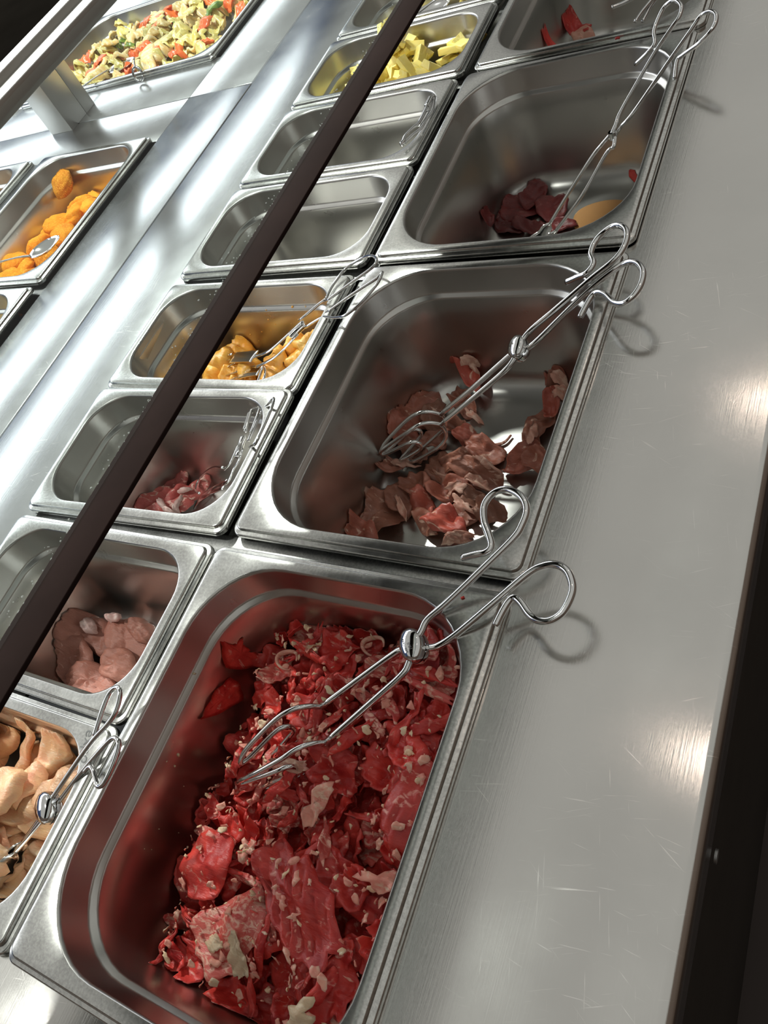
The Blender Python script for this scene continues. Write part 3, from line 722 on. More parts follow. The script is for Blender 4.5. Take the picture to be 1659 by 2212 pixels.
for u, v, a, b, an, mt, lb in ((180, 1370, 30, 17, -20, 'pork', 'pale pork slice at the back left of the pork pile'), (235, 1385, 26, 17, 50, 'pork', 'pale pork slice in the middle of the pork pile'), (285, 1390, 32, 22, 50, 'pork', 'pale pork slice leaning to the right wall of its pan'),
                             (175, 1430, 34, 26, 70, 'pork', 'large tan pork slice on top of the pork pile'), (210, 1480, 32, 20, 10, 'pork', 'pale pork slice at the near wall of its pan'), (310, 1365, 18, 12, 30, 'pork', 'small pork slice at the far right of its pile'), (265, 1440, 26, 17, 30, 'pork', 'pork slice tucked under the pile by the rim'),
                             (250, 1337, 10, 6, 10, 'porkwhite', 'white lump of fat at the back of the pork pile'), (200, 1357, 11, 7, 60, 'porkwhite', 'white fat edge between the pork slices')):
    V, F = px_lay(hQ, u, v, -112, a, b, math.radians(an), th=9, fold=4, wl=(30, 60), jag=0.06, drape=0.5, lift=2, nr=8, nt=34, power=2.4, r=r)
    put('pork_slice' if mt == 'pork' else 'pork_fat_lump', V, F, M[mt], lb, 'pork slice' if mt == 'pork' else 'fat')
hK = HF(pS[0]); hK.H = np.maximum(hK.floor, -74 + 8 * np.sin(hK.X * 0.05) )
for k in range(72):
    x, y = r.uniform(-235, -40), r.uniform(-315, -192)
    V, F = lay(hK, r, x, y, r.uniform(18, 32), r.uniform(11, 18), r.uniform(0.3, 1.9), r.uniform(9, 14), r.uniform(4, 7), (22, 45), 0.06, drape=0.6, nr=8, nt=30, power=2.2, fine=0.35)
    put('chicken_strip', V, F, M['chicken'], 'glossy raw chicken strip in the chicken pan', 'chicken', 'raw chicken strips')
hY = HF(pS[3]); hY.H = np.maximum(hY.floor, -112 + 26 * np.clip((hY.X + 220) / 130, 0, 1))
for k in range(40):
    x, y = r.uniform(-235, -50), r.uniform(188, 296)
    V, F = lay(hY, r, x, y, r.uniform(17, 27), r.uniform(11, 17), r.uniform(0, 6.28), r.uniform(13, 19), r.uniform(3, 6), (20, 40), 0.06, drape=0.6, nr=8, nt=30, power=2.1, fine=0.5)
    put('curry_chicken_piece', V, F, M['curry'], 'glossy yellow curry chicken piece in the curry pan', 'chicken', 'yellow curry chicken pieces')

# dried splashes on basin walls
def splashes(hf, spots, mat, name, label):
    V = []; F = []
    rs_ = np.random.default_rng(3)
    for u, v, s_ in spots:
        c_ = px_hit(hf, u, v, hf.floor); d_ = ray(u, v); d_ = d_ / np.linalg.norm(d_); c_ = c_ - d_ * 0.9
        e1_ = np.cross(d_, [0, 0, 1.0]); e1_ /= np.linalg.norm(e1_); e2_ = np.cross(d_, e1_); o_ = len(V)
        for k_ in range(7):
            t_ = k_ * 0.8976; V.append(c_ + (e1_ * math.cos(t_) + e2_ * math.sin(t_)) * s_ * rs_.uniform(0.5, 1.2))
        V.append(c_ - d_ * 0.6 * s_); V.append(c_ + d_ * 0.8)
        for k_ in range(7): F.append((o_ + k_, o_ + (k_ + 1) % 7, o_ + 7)); F.append((o_ + (k_ + 1) % 7, o_ + k_, o_ + 8))
    o = put(name, np.array(V), F, mat, label, 'splashes'); o['kind'] = 'stuff'
rs2 = np.random.default_rng(9)
splashes(hY, [(584, 682, 1.0), (632, 663, 2.0), (580, 690, 1.3), (645, 690, 1.2), (575, 560 + 110, 1.0)] + [(rs2.uniform(540, 690), rs2.uniform(640, 740), rs2.uniform(0.4, 1.1)) for _ in range(22)], M['curry'], 'curry_splashes', 'yellow curry splashes on the steel wall of the curry pan')
splashes(hA, [(385, 1630, 2.2), (378, 1655, 1.2), (360, 1645, 0.8), (352, 2012, 2.2), (420, 1455, 1.6), (234, 1883, 0.7), (342, 1935, 0.6), (310, 2085, 0.6)] + [(rs2.uniform(200, 420), rs2.uniform(1500, 2100), rs2.uniform(0.25, 0.5)) for _ in range(14)], M['cream'], 'beef_fat_splashes', 'tiny fat crumbs stuck to the wall of the beef pan')

# ------------------------------------------------------------------ yellow chips
def wedge(r, lx, ly, lz):
    V = []
    for z in (-.5, .5):
        for x, y in ((-.5, -.5), (.5, -.5), (.5, .5), (-.5, .5)):
            t = 1 - 0.25 * (z + .5) * (x + .5)
            V.append([x * lx * (1 + r.normal(0, .06)), y * ly * t * (1 + r.normal(0, .08)), z * lz * (1 + r.normal(0, .05))])
    F = [(3, 2, 1, 0), (4, 5, 6, 7), (0, 1, 5, 4), (1, 2, 6, 5), (2, 3, 7, 6), (3, 0, 4, 7)]
    return np.array(V), F
def wedge_mesh(r, dims):
    V, F = wedge(r, *dims); me = mesh('w', V, F, smooth=False)
    bm = bmesh.new(); bm.from_mesh(me); bmesh.ops.bevel(bm, geom=bm.edges[:], offset=0.0007, segments=2, profile=0.5, affect='EDGES'); bm.to_mesh(me); bm.free()
    me.polygons.foreach_set('use_smooth', [True] * len(me.polygons)); me.set_sharp_from_angle(angle=math.radians(45)); return me
hZ = HF(pS[6]); hZ.H = np.maximum(hZ.floor, -66 + 32 * np.exp(-((hZ.X + 135) / 90) ** 2 - ((hZ.Y - 770) / 70) ** 2))
chipm = []
for k in range(8):
    me = wedge_mesh(r, (r.uniform(24, 38), r.uniform(12, 18), r.uniform(6, 10))); me.materials.append(M['chip']); chipm.append(me)
def drop_rigid(hf, r, me, x, y, rad, eul, label, name, cat, group, sink=0.35, top=None):
    z = float(np.percentile(hf.get(x + np.array([0, rad, -rad, 0, 0]) * .6, y + np.array([0, 0, 0, rad, -rad]) * .6), 70)) + rad * sink
    o = bpy.data.objects.new(name, me); COL.objects.link(o); o.location = (x * .001, y * .001, z * .001); o.rotation_euler = eul
    tag(o, label, cat, group)
    dx, dy = np.meshgrid(np.linspace(-1, 1, 7), np.linspace(-1, 1, 7)); mk_ = dx ** 2 + dy ** 2 <= 1
    hf.splat(x + dx[mk_] * rad * .7, y + dy[mk_] * rad * .7, z + rad * 0.25 * (1 - (dx[mk_] ** 2 + dy[mk_] ** 2)), 1)
    return o
for k in range(95):
    x, y = r.uniform(-228, -48), r.uniform(690, 803)
    drop_rigid(hZ, r, chipm[k % 8], x, y, 13, (r.normal(0, .45), r.normal(0, .45), r.uniform(0, 6.28)), 'pale yellow cut vegetable chip in the chip pan', 'vegetable_chip', 'vegetable chip', 'yellow vegetable chips')

# ------------------------------------------------------------------ nuggets, mixed vegetables, other hot food
def blob(r, a, b, c, amp=0.1, nu=22, nv=14):
    f = [(r.normal(0, 1, 3) * k, r.uniform(0, 6.28), amp / k) for k in (1.5, 2.5, 4, 6)]
    V = []; F = []
    for j in range(1, nv):
        ph = math.pi * j / nv
        for i in range(nu):
            t = 2 * math.pi * i / nu; d = np.array([math.sin(ph) * math.cos(t), math.sin(ph) * math.sin(t), math.cos(ph)])
            s = 1 + sum(q[2] * math.sin(np.dot(q[0], d) * 2 + q[1]) for q in f); V.append(d * s * [a, b, c])
    V.append([0, 0, c]); V.append([0, 0, -c]); T = len(V) - 2
    for j in range(nv - 2):
        for i in range(nu): F.append((j * nu + i, (j + 1) * nu + i, (j + 1) * nu + (i + 1) % nu, j * nu + (i + 1) % nu))
    for i in range(nu): F.append((T, i, (i + 1) % nu)); F.append((T + 1, (nv - 2) * nu + (i + 1) % nu, (nv - 2) * nu + i))
    return np.array(V), F
hN = HF(pN); hN.H = np.maximum(hN.floor, -72)
nugm = []
for k in range(6):
    V, F = blob(r, r.uniform(27, 33), r.uniform(19, 24), r.uniform(13, 17), 0.16); me = mesh('nug', V, F, angle=180); me.materials.append(M['nugget']); nugm.append(me)
for k, (u, v) in enumerate(((145, 410), (165, 430), (110, 470), (150, 450), (185, 432), (70, 520), (120, 490), (40, 570), (90, 540), (15, 590), (55, 590), (20, 550))):
    c = atz(u, v, -45)
    drop_rigid(hN, r, nugm[k % 6], c[0], c[1], 24, (r.normal(0, .5), r.normal(0, .5), r.uniform(0, 6.28)), 'orange breaded nugget in the nugget pan', 'nugget', 'nugget', 'orange breaded nuggets', 0.4)
for k in range(14):
    x, y = r.uniform(-770, -585), r.uniform(385, 630)
    drop_rigid(hN, r, nugm[k % 6], x, y, 20, (r.normal(0, .4), r.normal(0, .4), r.uniform(0, 6.28)), 'orange breaded nugget in the nugget pan', 'nugget', 'nugget', 'orange breaded nuggets', -0.2)
hV = HF(pV); hV.H = np.maximum(hV.floor, -36)
vm = {}
for kind, spec_ in dict(cabbage=(20, 14, 3.5, 9), carrot=(16, 11, 5, 5), whiteveg=(17, 12, 9, 4), greenveg=(17, 8, 3.5, 7)).items():
    vm[kind] = spec_
vl = dict(cabbage='pale green cooked cabbage piece in the vegetable pan', carrot='orange red cooked carrot piece in the vegetable pan', whiteveg='cream white cooked cauliflower piece in the vegetable pan', greenveg='dark green pepper piece in the vegetable pan')
vn = dict(cabbage='cabbage_piece', carrot='carrot_piece', whiteveg='cauliflower_piece', greenveg='pepper_piece')
for k in range(230):
    kind = r.choice(['cabbage', 'carrot', 'whiteveg', 'greenveg'], p=[0.42, 0.17, 0.34, 0.07])
    a, b, th, fold = vm[kind]; s = r.uniform(0.75, 1.35)
    x, y = r.uniform(-1030, -585), r.uniform(920, 1180)
    V, F = lay(hV, r, x, y, a * s, b * s, r.uniform(0, 6.28), th, fold, (a * 0.9, a * 2), 0.13, drape=0.6, nr=5, nt=22, power=2.4, tilt=(r.normal(0, .25), r.normal(0, .25)))
    put(vn[kind], V, F, M[kind], vl[kind], 'vegetable', 'cooked ' + kind + ' pieces' if kind in ('cabbage', 'carrot') else ('cooked cauliflower pieces' if kind == 'whiteveg' else 'cooked green pepper pieces'))
hM = HF(pM); hM.H = np.maximum(hM.floor, -58)
for k in range(12):
    x, y = r.uniform(-770, -590), r.uniform(200, 300)
    V, F = lay(hM, r, x, y, r.uniform(26, 36), r.uniform(16, 22), r.uniform(0, 6.28), 7, 4, (40, 70), 0.06, drape=0.5, nr=6, nt=26)
    put('pale_slice', V, F, M['paleslice'], 'pale golden cooked slice next to the nugget pan', 'cooked slice', 'pale golden cooked slices')
for hf_, xr, yr, lb, gp in ((HF(pL), (-1060, -890), (560, 640), 'brown cooked piece across the rail from the nuggets', 'brown cooked pieces across the rail'), (HF(pX), (-1320, -1150), (920, 1150), 'brown cooked piece behind the post', 'brown cooked pieces behind the post')):
    hf_.H = np.maximum(hf_.floor, -48)
    for k in range(14):
        V, F = lay(hf_, r, r.uniform(*xr), r.uniform(*yr), r.uniform(20, 30), r.uniform(14, 20), r.uniform(0, 6.28), 8, 5, (30, 60), 0.1, drape=0.5, nr=6, nt=24)
        put('brown_food_piece', V, F, M['brownfood'], lb, 'cooked food', gp)
# pieces in the farthest small pan
hT = HF(pS[7]); hT.H = np.maximum(hT.floor, -62)
for k in range(30):
    drop_rigid(hT, r, chipm[k % 8], r.uniform(-225, -50), r.uniform(862, 968), 13, (r.normal(0, .45), r.normal(0, .45), r.uniform(0, 6.28)), 'yellow vegetable strip in the farthest small pan', 'vegetable_strip', 'vegetable strip', 'yellow strips in the farthest small pan')

# ------------------------------------------------------------------ tongs
def roll_plane(contact, tip, roll=0.0):
    a = contact - tip; a = a / np.linalg.norm(a)
    h = np.cross([0, 0, 1.0], a); h /= np.linalg.norm(h)
    n = np.cross(a, h)
    if n[2] < 0: n = -n
    n = n * math.cos(roll) + np.cross(a, n) * math.sin(roll)
    return contact, n, a
def head_wire(p, u, n, wdir, L=78, Wd=19):
    pth = [(0, 0), (5, .55), (14, .9), (30, 1.0), (62, .95), (74, .82), (78, .66), (73, .5), (45, .42), (36, .3), (33, 0), (36, -.3), (45, -.42), (73, -.5), (78, -.66), (74, -.82), (62, -.95), (30, -1.0), (14, -.9), (5, -.55), (0, 0)]
    out = []
    for a, b in pth:
        s = a / 78.0
        out.append(p + u * (a * L / 78.0) + n * b * Wd + wdir * (-7 * s * s * L / 78 + 3 * math.sin(s * 3.1)))
    return crom(out, 5)
def scissor_tongs(label, contact, tip, h1, h2, a1, a2, pivot, r_w=2.65, roll=0.0, plates=False, group='wire serving tongs', cap=True):
    p0, n, ax = roll_plane(contact, tip, roll)
    on = lambda l, off=0.0: [onplane(u, v, p0, n) + n * off for u, v in l]
    root = thing('serving_tongs', label, 'tongs', tuple(onplane(*pivot, p0, n) * .001), group)
    base = Vector(root.location)
    def add(name, V, F, parent=root, mat='chrome', angle=180):
        me = mesh(name, np.array(V) - np.array(base) * 1000 if parent is root else np.array(V) - np.array(base) * 1000, F, angle=angle)
        return link(name, me, M[mat], parent)
    for hd, arm, off in ((h1, a1, 2.2), (h2, a2, -2.2)):
        pts_ = on(hd, off)
        V, F = tube(crom(pts_, 6), r_w, 10); add('handle', V, F)
    for arm, off, sgn in ((a1, -2.2, 1), (a2, 2.2, -1)):
        pa = on(arm, off)
        V, F = tube(crom(pa, 6), r_w, 10); ao = add('arm', V, F)
        u = -ax
        lat = np.cross(u, n); lat /= np.linalg.norm(lat)
        other = onplane(*(a2 if sgn == 1 else a1)[-1], p0, n); wd = lat * (1 if np.dot(other - pa[-1], lat) < 0 else -1)
        if plates:
            pl = [pa[-1] + u * t for t in np.linspace(-2, 40, 12)]
            V, F = tube(pl, 1, 12, flat=(lambda s: 2.5 + 9 * math.sin(min(1, s * 1.6) * math.pi / 2) + 1.6 * math.sin(s * 14), 1.1), up=wd)
            add('head_plate', V, F, ao)
        else:
            V, F = tube(head_wire(pa[-1], u, n, wd), r_w * 0.78, 8); add('head', V, F, ao)
    if cap:
        pc = onplane(*pivot, p0, n)
        lat = np.cross(ax, n)
        for s in (1, -1):
            V = []; F = []; nu = 26
            for k, (rr, hh) in enumerate(((1.0, 0.5), (1.0, 3.2), (0.97, 4.6), (0.88, 6.2), (0.7, 7.4), (0.4, 8.2), (0.12, 8.4))):
                for i in range(nu):
                    t = 2 * math.pi * i / nu
                    V.append(pc + (ax * 9.5 * math.cos(t) + lat * 13.0 * math.sin(t)) * rr + n * s * hh)
            for k in range(6):
                for i in range(nu):
                    q_ = (k * nu + i, k * nu + (i + 1) % nu, (k + 1) * nu + (i + 1) % nu, (k + 1) * nu + i); F.append(q_ if s == 1 else tuple(reversed(q_)))
            F.append(tuple(6 * nu + i for i in range(nu)) if s == 1 else tuple(6 * nu + i for i in reversed(range(nu))))
            co = add('pivot_cap', V, F)
            if s == 1 and cap == 'text':
                for tx, oy in (('stainless', 1.6), ('18/8', -2.4)):
                    tm = text_mesh(tx, 0.0034, 0.00008); to = link('engraved_text', tm, M['engrave'], co)
                    ex = Vector(-lat); ez = Vector(n); ey = ez.cross(ex)
                    mm_ = Matrix.Identity(4)
                    loc_ = Vector(pc + n * 8.35 + lat * 6.6 - np.array(ey) * 0 + np.array(ey) * oy - np.array(base) * 1000) * .001
                    for i in range(3): mm_[i][0] = ex[i]; mm_[i][1] = ey[i]; mm_[i][2] = ez[i]; mm_[i][3] = loc_[i]
                    to.matrix_local = mm_
    return root, p0, n, ax

cA = (atz(968, 1306, 4) + atz(1000, 1390, 4)) / 2
scissor_tongs('open wire tongs with oval pivot resting on the red beef', cA, atz(550, 1662, -62),
    [(1003, 1207), (1030, 1200), (1054, 1195), (1065, 1182), (1059, 1156), (1049, 1127), (1050, 1093), (1071, 1067), (1101, 1060), (1130, 1076), (1141, 1105), (1130, 1139), (1113, 1165), (1059, 1219), (970, 1304), (928, 1340), (915, 1365), (900, 1390)],
    [(1066, 1350), (1082, 1318), (1096, 1296), (1108, 1289), (1122, 1300), (1140, 1325), (1160, 1338), (1185, 1338), (1210, 1322), (1228, 1290), (1233, 1262), (1222, 1232), (1200, 1218), (1170, 1220), (1135, 1238), (1060, 1302), (985, 1365), (945, 1392), (922, 1398), (900, 1398)],
    [(893, 1395), (863, 1402), (845, 1412), (800, 1444), (690, 1525)],
    [(895, 1400), (887, 1436), (872, 1460), (820, 1507), (708, 1605)], (895, 1396), cap='text')
cB = atz(1262, 632, 5)
scissor_tongs('wire tongs with oval pivot leaning over the brown lamb', cB, atz(835, 975, -128),
    [(1227, 612), (1250, 602), (1272, 592), (1286, 572), (1280, 550), (1295, 518), (1330, 491), (1354, 497), (1357, 523), (1335, 561), (1281, 605), (1205, 670), (1148, 718), (1125, 750)],
    [(1249, 683), (1262, 658), (1274, 638), (1286, 629), (1303, 633), (1325, 652), (1352, 648), (1378, 617), (1385, 582), (1365, 563), (1330, 575), (1260, 632), (1160, 730), (1128, 755)],
    [(1118, 752), (1100, 763), (1070, 789), (1010, 842), (948, 893)],
    [(1122, 758), (1113, 780), (1091, 806), (1030, 858), (956, 919)], (1121, 753))
cC = atz(1437, 138, 5)
tC = scissor_tongs('slim wire tongs with plate tips leaning on the dark meat', cC, atz(1185, 510, -128),
    [(1375, 142), (1404, 114), (1418, 95), (1416, 72), (1424, 46), (1439, 17), (1459, 3), (1475, 15), (1471, 38), (1453, 64), (1413, 124), (1346, 240), (1334, 270), (1325, 290)],
    [(1454, 168), (1459, 130), (1473, 116), (1508, 90), (1537, 58), (1544, 32), (1531, 22), (1511, 32), (1485, 69), (1442, 130), (1366, 240), (1338, 272), (1326, 290)],
    [(1325, 292), (1322, 315), (1306, 330), (1254, 420), (1194, 502)],
    [(1322, 292), (1303, 314), (1283, 339), (1236, 411), (1189, 487)], (1323, 292), r_w=2.1, plates=True, cap=False)[0]
# rivet of the slim tongs
pc = Vector(tC.location) * 1000
V, F = tube([np.array([0, 0, -4.0]), np.array([0, 0, 4.0])], 4.2, 14); link('rivet', mesh('rivet', V, F), M['chrome'], tC)
FAR_TONGS = True
cK = atz(182, 1662, 7)
scissor_tongs('wire tongs with oval pivot resting on the raw chicken', cK, atz(5, 1885, -32),
    [(210, 1590), (219, 1560), (228, 1532), (243, 1497), (258, 1486), (265, 1498), (257, 1535), (237, 1566), (197, 1611), (127, 1712), (110, 1740)],
    [(176, 1668), (188, 1656), (196, 1664), (200, 1680), (206, 1698), (216, 1694), (229, 1672), (244, 1636), (251, 1608), (245, 1594), (232, 1598), (203, 1629), (158, 1683), (127, 1724), (112, 1744)],
    [(104, 1744), (86, 1762), (41, 1823)], [(106, 1748), (95, 1774), (34, 1848)], (106, 1745), r_w=1.9, plates=True)

def flat_tongs(name, label, contact, tip, parts, roll=0.0, base_px=None, group='flat serving tongs', free=None):
    p0, n, ax = roll_plane(contact, tip, roll)
    if free is not None: n = np.array(free, float)
    b = onplane(*base_px, p0, n); root = thing(name, label, 'tongs', tuple(b * .001), group)
    for pn, pts_, off, fl in parts:
        P_ = [onplane(u, v, p0, n) + n * off for u, v in pts_]
        V, F = tube(crom(P_, 6), 1, 10, flat=fl, up=n); link(pn, mesh(pn, np.array(V) - b, F, angle=180), M['chrome'], root)
    return root, p0, n
wire = (1.5, 1.5); band = (2.6, 1.1)
flat_tongs('loop_handle_tongs', 'loop handled fork tongs standing in the yellow curry chicken', atz(700, 688, 5), atz(440, 825, -88), [
    ('handle_loop', [(651, 697), (690, 664), (708, 650), (715, 636), (727, 615), (751, 585), (781, 565), (806, 557), (818, 566), (808, 583), (757, 620), (708, 656)], 3, wire),
    ('handle_loop', [(655, 703), (690, 682), (705, 681), (720, 682), (742, 676), (778, 646), (811, 606), (821, 583), (811, 595), (760, 629), (700, 672)], -3, wire),
    ('pivot_sleeve', [(628, 728), (642, 713), (657, 699)], 0, (4.6, 4.2)),
    ('arm', [(640, 713), (597, 752), (575, 766), (552, 774)], 2.5, band), ('arm', [(640, 718), (600, 760), (575, 777), (549, 789)], -2.5, band),
    ('fork_plate', [(555, 773), (530, 774), (505, 776)], 3, (8.5, 0.8)), ('fork_plate', [(552, 788), (528, 792), (505, 798)], -8, (8.5, 0.8)),
    ('tine', [(508, 771), (480, 777), (450, 798), (425, 827)], 5, (1.7, 0.8)), ('tine', [(508, 776), (482, 785), (456, 806), (434, 832)], 2, (1.7, 0.8)), ('tine', [(508, 781), (486, 794), (462, 815), (445, 836)], -1, (1.7, 0.8)),
    ('tine', [(508, 794), (480, 804), (460, 816), (440, 833)], -6, (1.7, 0.8)), ('tine', [(508, 800), (482, 812), (466, 825)], -9, (1.7, 0.8)), ('tine', [(508, 805), (490, 818), (478, 832)], -12, (1.7, 0.8))], base_px=(642, 713))
flat_tongs('loop_handle_tongs', 'loop handled spoon tongs leaning on the rim of the belly pan', atz(548, 930, 5), atz(425, 1085, -106), [
    ('handle_loop', [(534, 930), (544, 895), (556, 846), (566, 818), (575, 796), (579, 810), (571, 832), (559, 860), (546, 900), (536, 935)], 3, wire),
    ('handle_loop', [(530, 950), (546, 915), (560, 885), (574, 870), (585, 857), (581, 875), (571, 900), (560, 925), (545, 955), (534, 962)], -3, wire),
    ('handle_web', [(540, 935), (553, 900), (562, 872)], 0, (2.2, 0.8)),
    ('pivot_sleeve', [(526, 945), (520, 962), (515, 985)], 0, (3.6, 3.2)),
    ('arm', [(520, 970), (512, 992), (500, 1012), (490, 1036), (478, 1044)], -2, band), ('arm', [(520, 965), (505, 1000), (492, 1015)], 3, band),
    ('spoon_edge', [(492, 1015), (474, 1013), (455, 1022), (438, 1040), (431, 1062), (440, 1070)], 5, (1.6, 1.0)),
    ('spoon_blade', [(480, 1043), (455, 1056), (430, 1073), (416, 1090)], -3, (6.0, 0.8))], base_px=(520, 965))
c1 = atz(890, 285, 8)
flat_tongs('small_tongs', 'small tongs lying across the rim of the empty pan', c1, atz(860, 330, 8), [
    ('arm', [(871, 307), (876, 295), (892, 278), (904, 268), (914, 250), (924, 229), (930, 214), (938, 206)], 1, (2.2, 1.4)),
    ('arm', [(872, 308), (890, 290), (908, 276), (919, 257), (932, 239), (936, 222), (938, 207)], -1, (2.2, 1.4)),
    ('web', [(905, 272), (915, 258), (925, 240)], 0, (3.0, 0.7)), ('tip_knob', [(866, 312), (870, 308), (873, 304)], 0, (2.8, 2.8)), ('pivot', [(923, 232), (928, 222), (932, 214)], 2, (3.4, 2.6))], base_px=(905, 270), free=(0, 0, 1))

c1 = atz(1390, 30, 16)
flat_tongs('serving_tongs', 'wire tongs in the farthest large pan with only their ends in view', c1, atz(1370, 60, 16), [
    ('handle', [(1373, 48), (1385, 30), (1398, 14), (1412, -2), (1432, -20), (1452, -40), (1450, -56), (1432, -58), (1405, -45), (1372, -20)], 1, (2.1, 2.1)),
    ('handle', [(1388, 39), (1396, 24), (1404, 8), (1420, -12), (1442, -30), (1470, -50), (1462, -70), (1440, -72), (1410, -60), (1370, -34)], -3, (2.1, 2.1)),
    ('arm', [(1372, -20), (1345, -6), (1320, 4)], -6, (2.1, 2.1))], base_px=(1390, 30), free=(0, 0, 1), group='wire serving tongs')
def spoon(label, cpx, z, along_px, length, width, handle_px, hz, name='serving_spoon'):
    c_ = atz(*cpx, z); d = atz(*along_px, z) - c_; d[2] = 0; d /= np.linalg.norm(d); s_ = np.cross([0, 0, 1.0], d)
    root = thing(name, label, 'spoon', tuple(c_ * .001), 'serving spoons')
    V = []; F = []; nu = 24; R_ = 6
    for lay_, dz in ((0, 0), (1, -0.9)):
        for k in range(R_ + 1):
            q_ = k / R_
            for i in range(nu):
                t = 2 * math.pi * i / nu
                p_ = d * (length * q_ * math.cos(t)) + s_ * (width * q_ * math.sin(t) * (1 - 0.12 * math.cos(t))); V.append(p_ + np.array([0, 0, -8 * (1 - q_ ** 2) + dz * (1 - 0.6 * (q_ > .99))]))
    def id_(l, k, i): return l * (R_ + 1) * nu + k * nu + i % nu
    for k in range(R_):
        for i in range(nu):
            F.append((id_(0, k, i), id_(0, k + 1, i), id_(0, k + 1, i + 1), id_(0, k, i + 1))); F.append((id_(1, k, i), id_(1, k, i + 1), id_(1, k + 1, i + 1), id_(1, k + 1, i)))
    for i in range(nu): F.append((id_(0, R_, i), id_(1, R_, i), id_(1, R_, i + 1), id_(0, R_, i + 1)))
    link('bowl', mesh('bowl', V, F, angle=180), M['chrome'], root)
    H_ = [d * -length * 0.95] + [atz(u, v, zz) - c_ for (u, v), zz in zip(handle_px, hz)]
    V, F = tube(crom(H_, 6), 1, 10, flat=(3.2, 1.5), up=(0, 0, 1)); link('handle', mesh('handle', V, F, angle=180), M['chrome'], root)
    return root
spoon('steel spoon resting on the orange nuggets', (96, 532), -22, (126, 512), 28, 20, [(40, 556), (0, 566), (-60, 582)], [-14, 0, 20])
spoon('steel spoon lying in the mixed vegetables', (262, 140), -14, (285, 130), 34, 22, [(232, 152), (205, 168), (180, 186)], [-8, 4, 10])
spoon('steel spoon in the farthest small pan', (925, 22), -22, (960, 5), 34, 22, [(960, -15), (1000, -40)], [-10, 10])
# added ring and handle standing in for a ring-shaped glint of light
kb = atz(298, 160, 6)
root = thing('glint_ring', 'added steel ring with a handle standing in for a round glint at the vegetable pan rim', 'glint_ring', tuple(kb * .001))
V, F = tube([np.array([11 * math.cos(t), 3 * math.sin(t), 11 * math.sin(t)]) for t in np.linspace(0, 6.0, 28)], 2.2, 8); link('ring_end', mesh('ring', V, F, angle=180), M['chrome'], root)
V, F = tube(crom([np.array([0, 3, 11]), np.array([-20, 30, 12]), np.array([-60, 80, -6]), np.array([-90, 120, -28])], 6), 2.2, 8); link('handle', mesh('h', V, F, angle=180), M['chrome'], root)

# ------------------------------------------------------------------ post, shelf, glass guard
pz = ZC
q1, q2, q3 = atz(159, 282, pz), atz(203, 224, pz), atz(114, 291, pz)
x1 = (q1[0] + q2[0]) / 2; y0 = (q1[1] + q3[1]) / 2; y1 = q2[1]; x0 = q3[0]
post = thing('support_post', 'square stainless steel post holding up the black shelf', 'post', (x1 * .001, y0 * .001, pz * .001))
def ppart(n_, *a_):
    o = link(n_, box(*a_), M['post'], post); o.matrix_parent_inverse = Matrix.Translation(-Vector(post.location)); return o
ZS = 350
ppart('post_shell', x0, x1, y0, y0 + (y1 - y0) * 0.62, pz, ZS - 44)
ppart('post_cover', x0 + 1, x1 - 1.2, y0 + (y1 - y0) * 0.64, y1, pz, ZS - 44)
shelf = thing('overhead_shelf', 'black shelf with steel edge above the food counter', 'shelf', (-0.4, 0.3, ZS * .001))
def spart(n_, mat, *a_):
    o = link(n_, box(*a_), M[mat], shelf); o.matrix_parent_inverse = Matrix.Translation(-Vector(shelf.location)); return o
e1 = (atz(0, 172, ZS)[0] + atz(196, 0, ZS)[0]) / 2
spart('shelf_board', 'blackshelf', e1 - 200, e1 - 26, -700, 1600, ZS - 10, ZS - 2)
spart('edge_channel', 'channel', e1 - 25.5, e1 - 14, -700, 1600, ZS - 12, ZS + 1)
spart('edge_lip', 'lip', e1 - 13.5, e1, -700, 1600, ZS - 12, ZS - 3)
spart('edge_channel', 'channel', e1 - 214, e1 - 200.5, -700, 1600, ZS - 12, ZS + 1)
spart('cross_beam', 'post', x0, e1 - 60, y0 + 8, y0 + 44, ZS - 44, ZS - 12)

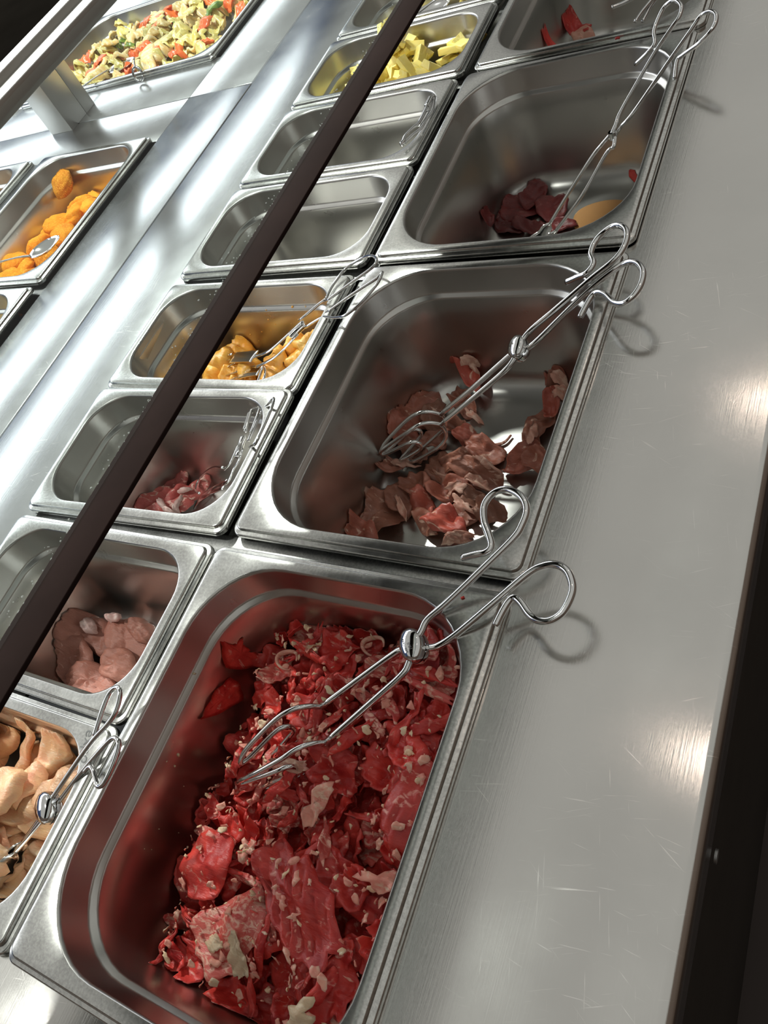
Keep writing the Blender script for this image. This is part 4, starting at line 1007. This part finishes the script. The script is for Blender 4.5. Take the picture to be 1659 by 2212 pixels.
ZG = 250
ga, gb = (atz(529, 550, ZG) + atz(160, 1105, ZG)) / 2, (atz(588, 550, ZG) + atz(245, 1105, ZG)) / 2
guard = thing('sneeze_guard', 'sloping glass sneeze guard with dark brown lower edge trim', 'glass guard', (ga[0] * .001, 0, ZG * .001))
def gpart(n_, me, mat, kind=None):
    o = link(n_, me, M[mat], guard); o.matrix_parent_inverse = Matrix.Translation(-Vector(guard.location))
    if kind: o['kind'] = kind
    return o
GY0, GY1 = -650, 1600
# glass runs from the trim up to the shelf edge
gx0, gz0 = ga[0] + 4, ZG + 0.5; gx1, gz1 = e1 - 2, ZS - 3.5
dx, dz = gx1 - gx0, gz1 - gz0; L_ = math.hypot(dx, dz); nxg, nzg = -dz / L_ * 3, dx / L_ * 3
V = []
for y in (GY0, GY1): V += [(gx0, y, gz0), (gx1, y, gz1), (gx1 + nxg, y, gz1 + nzg), (gx0 + nxg, y, gz0 + nzg)]
F = [(0, 1, 2, 3), (7, 6, 5, 4), (0, 4, 5, 1), (1, 5, 6, 2), (2, 6, 7, 3), (3, 7, 4, 0)]
gpart('glass_pane', fixn(mesh('glass', V, F, smooth=False)), 'glass')
gpart('edge_trim', box(ga[0], gb[0] - 0.5, GY0, GY1, ZG - 2.6, ZG, 0.5), 'trim')
# dried specks along the trim
V = []; F = []
rg = np.random.default_rng(5)
for k in range(1700):
    y = rg.uniform(-230, 320); d = abs(rg.normal(0, 0.9)) if k % 6 else abs(rg.normal(0, 3)); s = rg.uniform(0.15, 0.5)
    bx, bz = gx0 + dx / L_ * (d + 0.2) - nxg / 3 * 0.25 + nxg, gz0 + dz / L_ * (d + 0.2) - nzg / 3 * 0.25 + nzg
    o_ = len(V)
    c_ = np.array([bx, y, bz]); ux = np.array([dx / L_, 0, dz / L_]); uy = np.array([0, 1, 0]); un = np.array([nxg, 0, nzg]) / 3
    for i in range(5):
        t = i * 1.2566 + rg.uniform(0, .6); V.append(c_ + (ux * math.cos(t) + uy * math.sin(t) * rg.uniform(.8, 2.0)) * s)
    V.append(c_ + un * 0.35 * s * -1); V.append(c_ + un * 0.5 * s)
    for i in range(5): F.append((o_ + i, o_ + (i + 1) % 5, o_ + 6)); F.append((o_ + (i + 1) % 5, o_ + i, o_ + 5))
gpart('dried_specks', mesh('specks', V, F), 'grime', 'stuff')
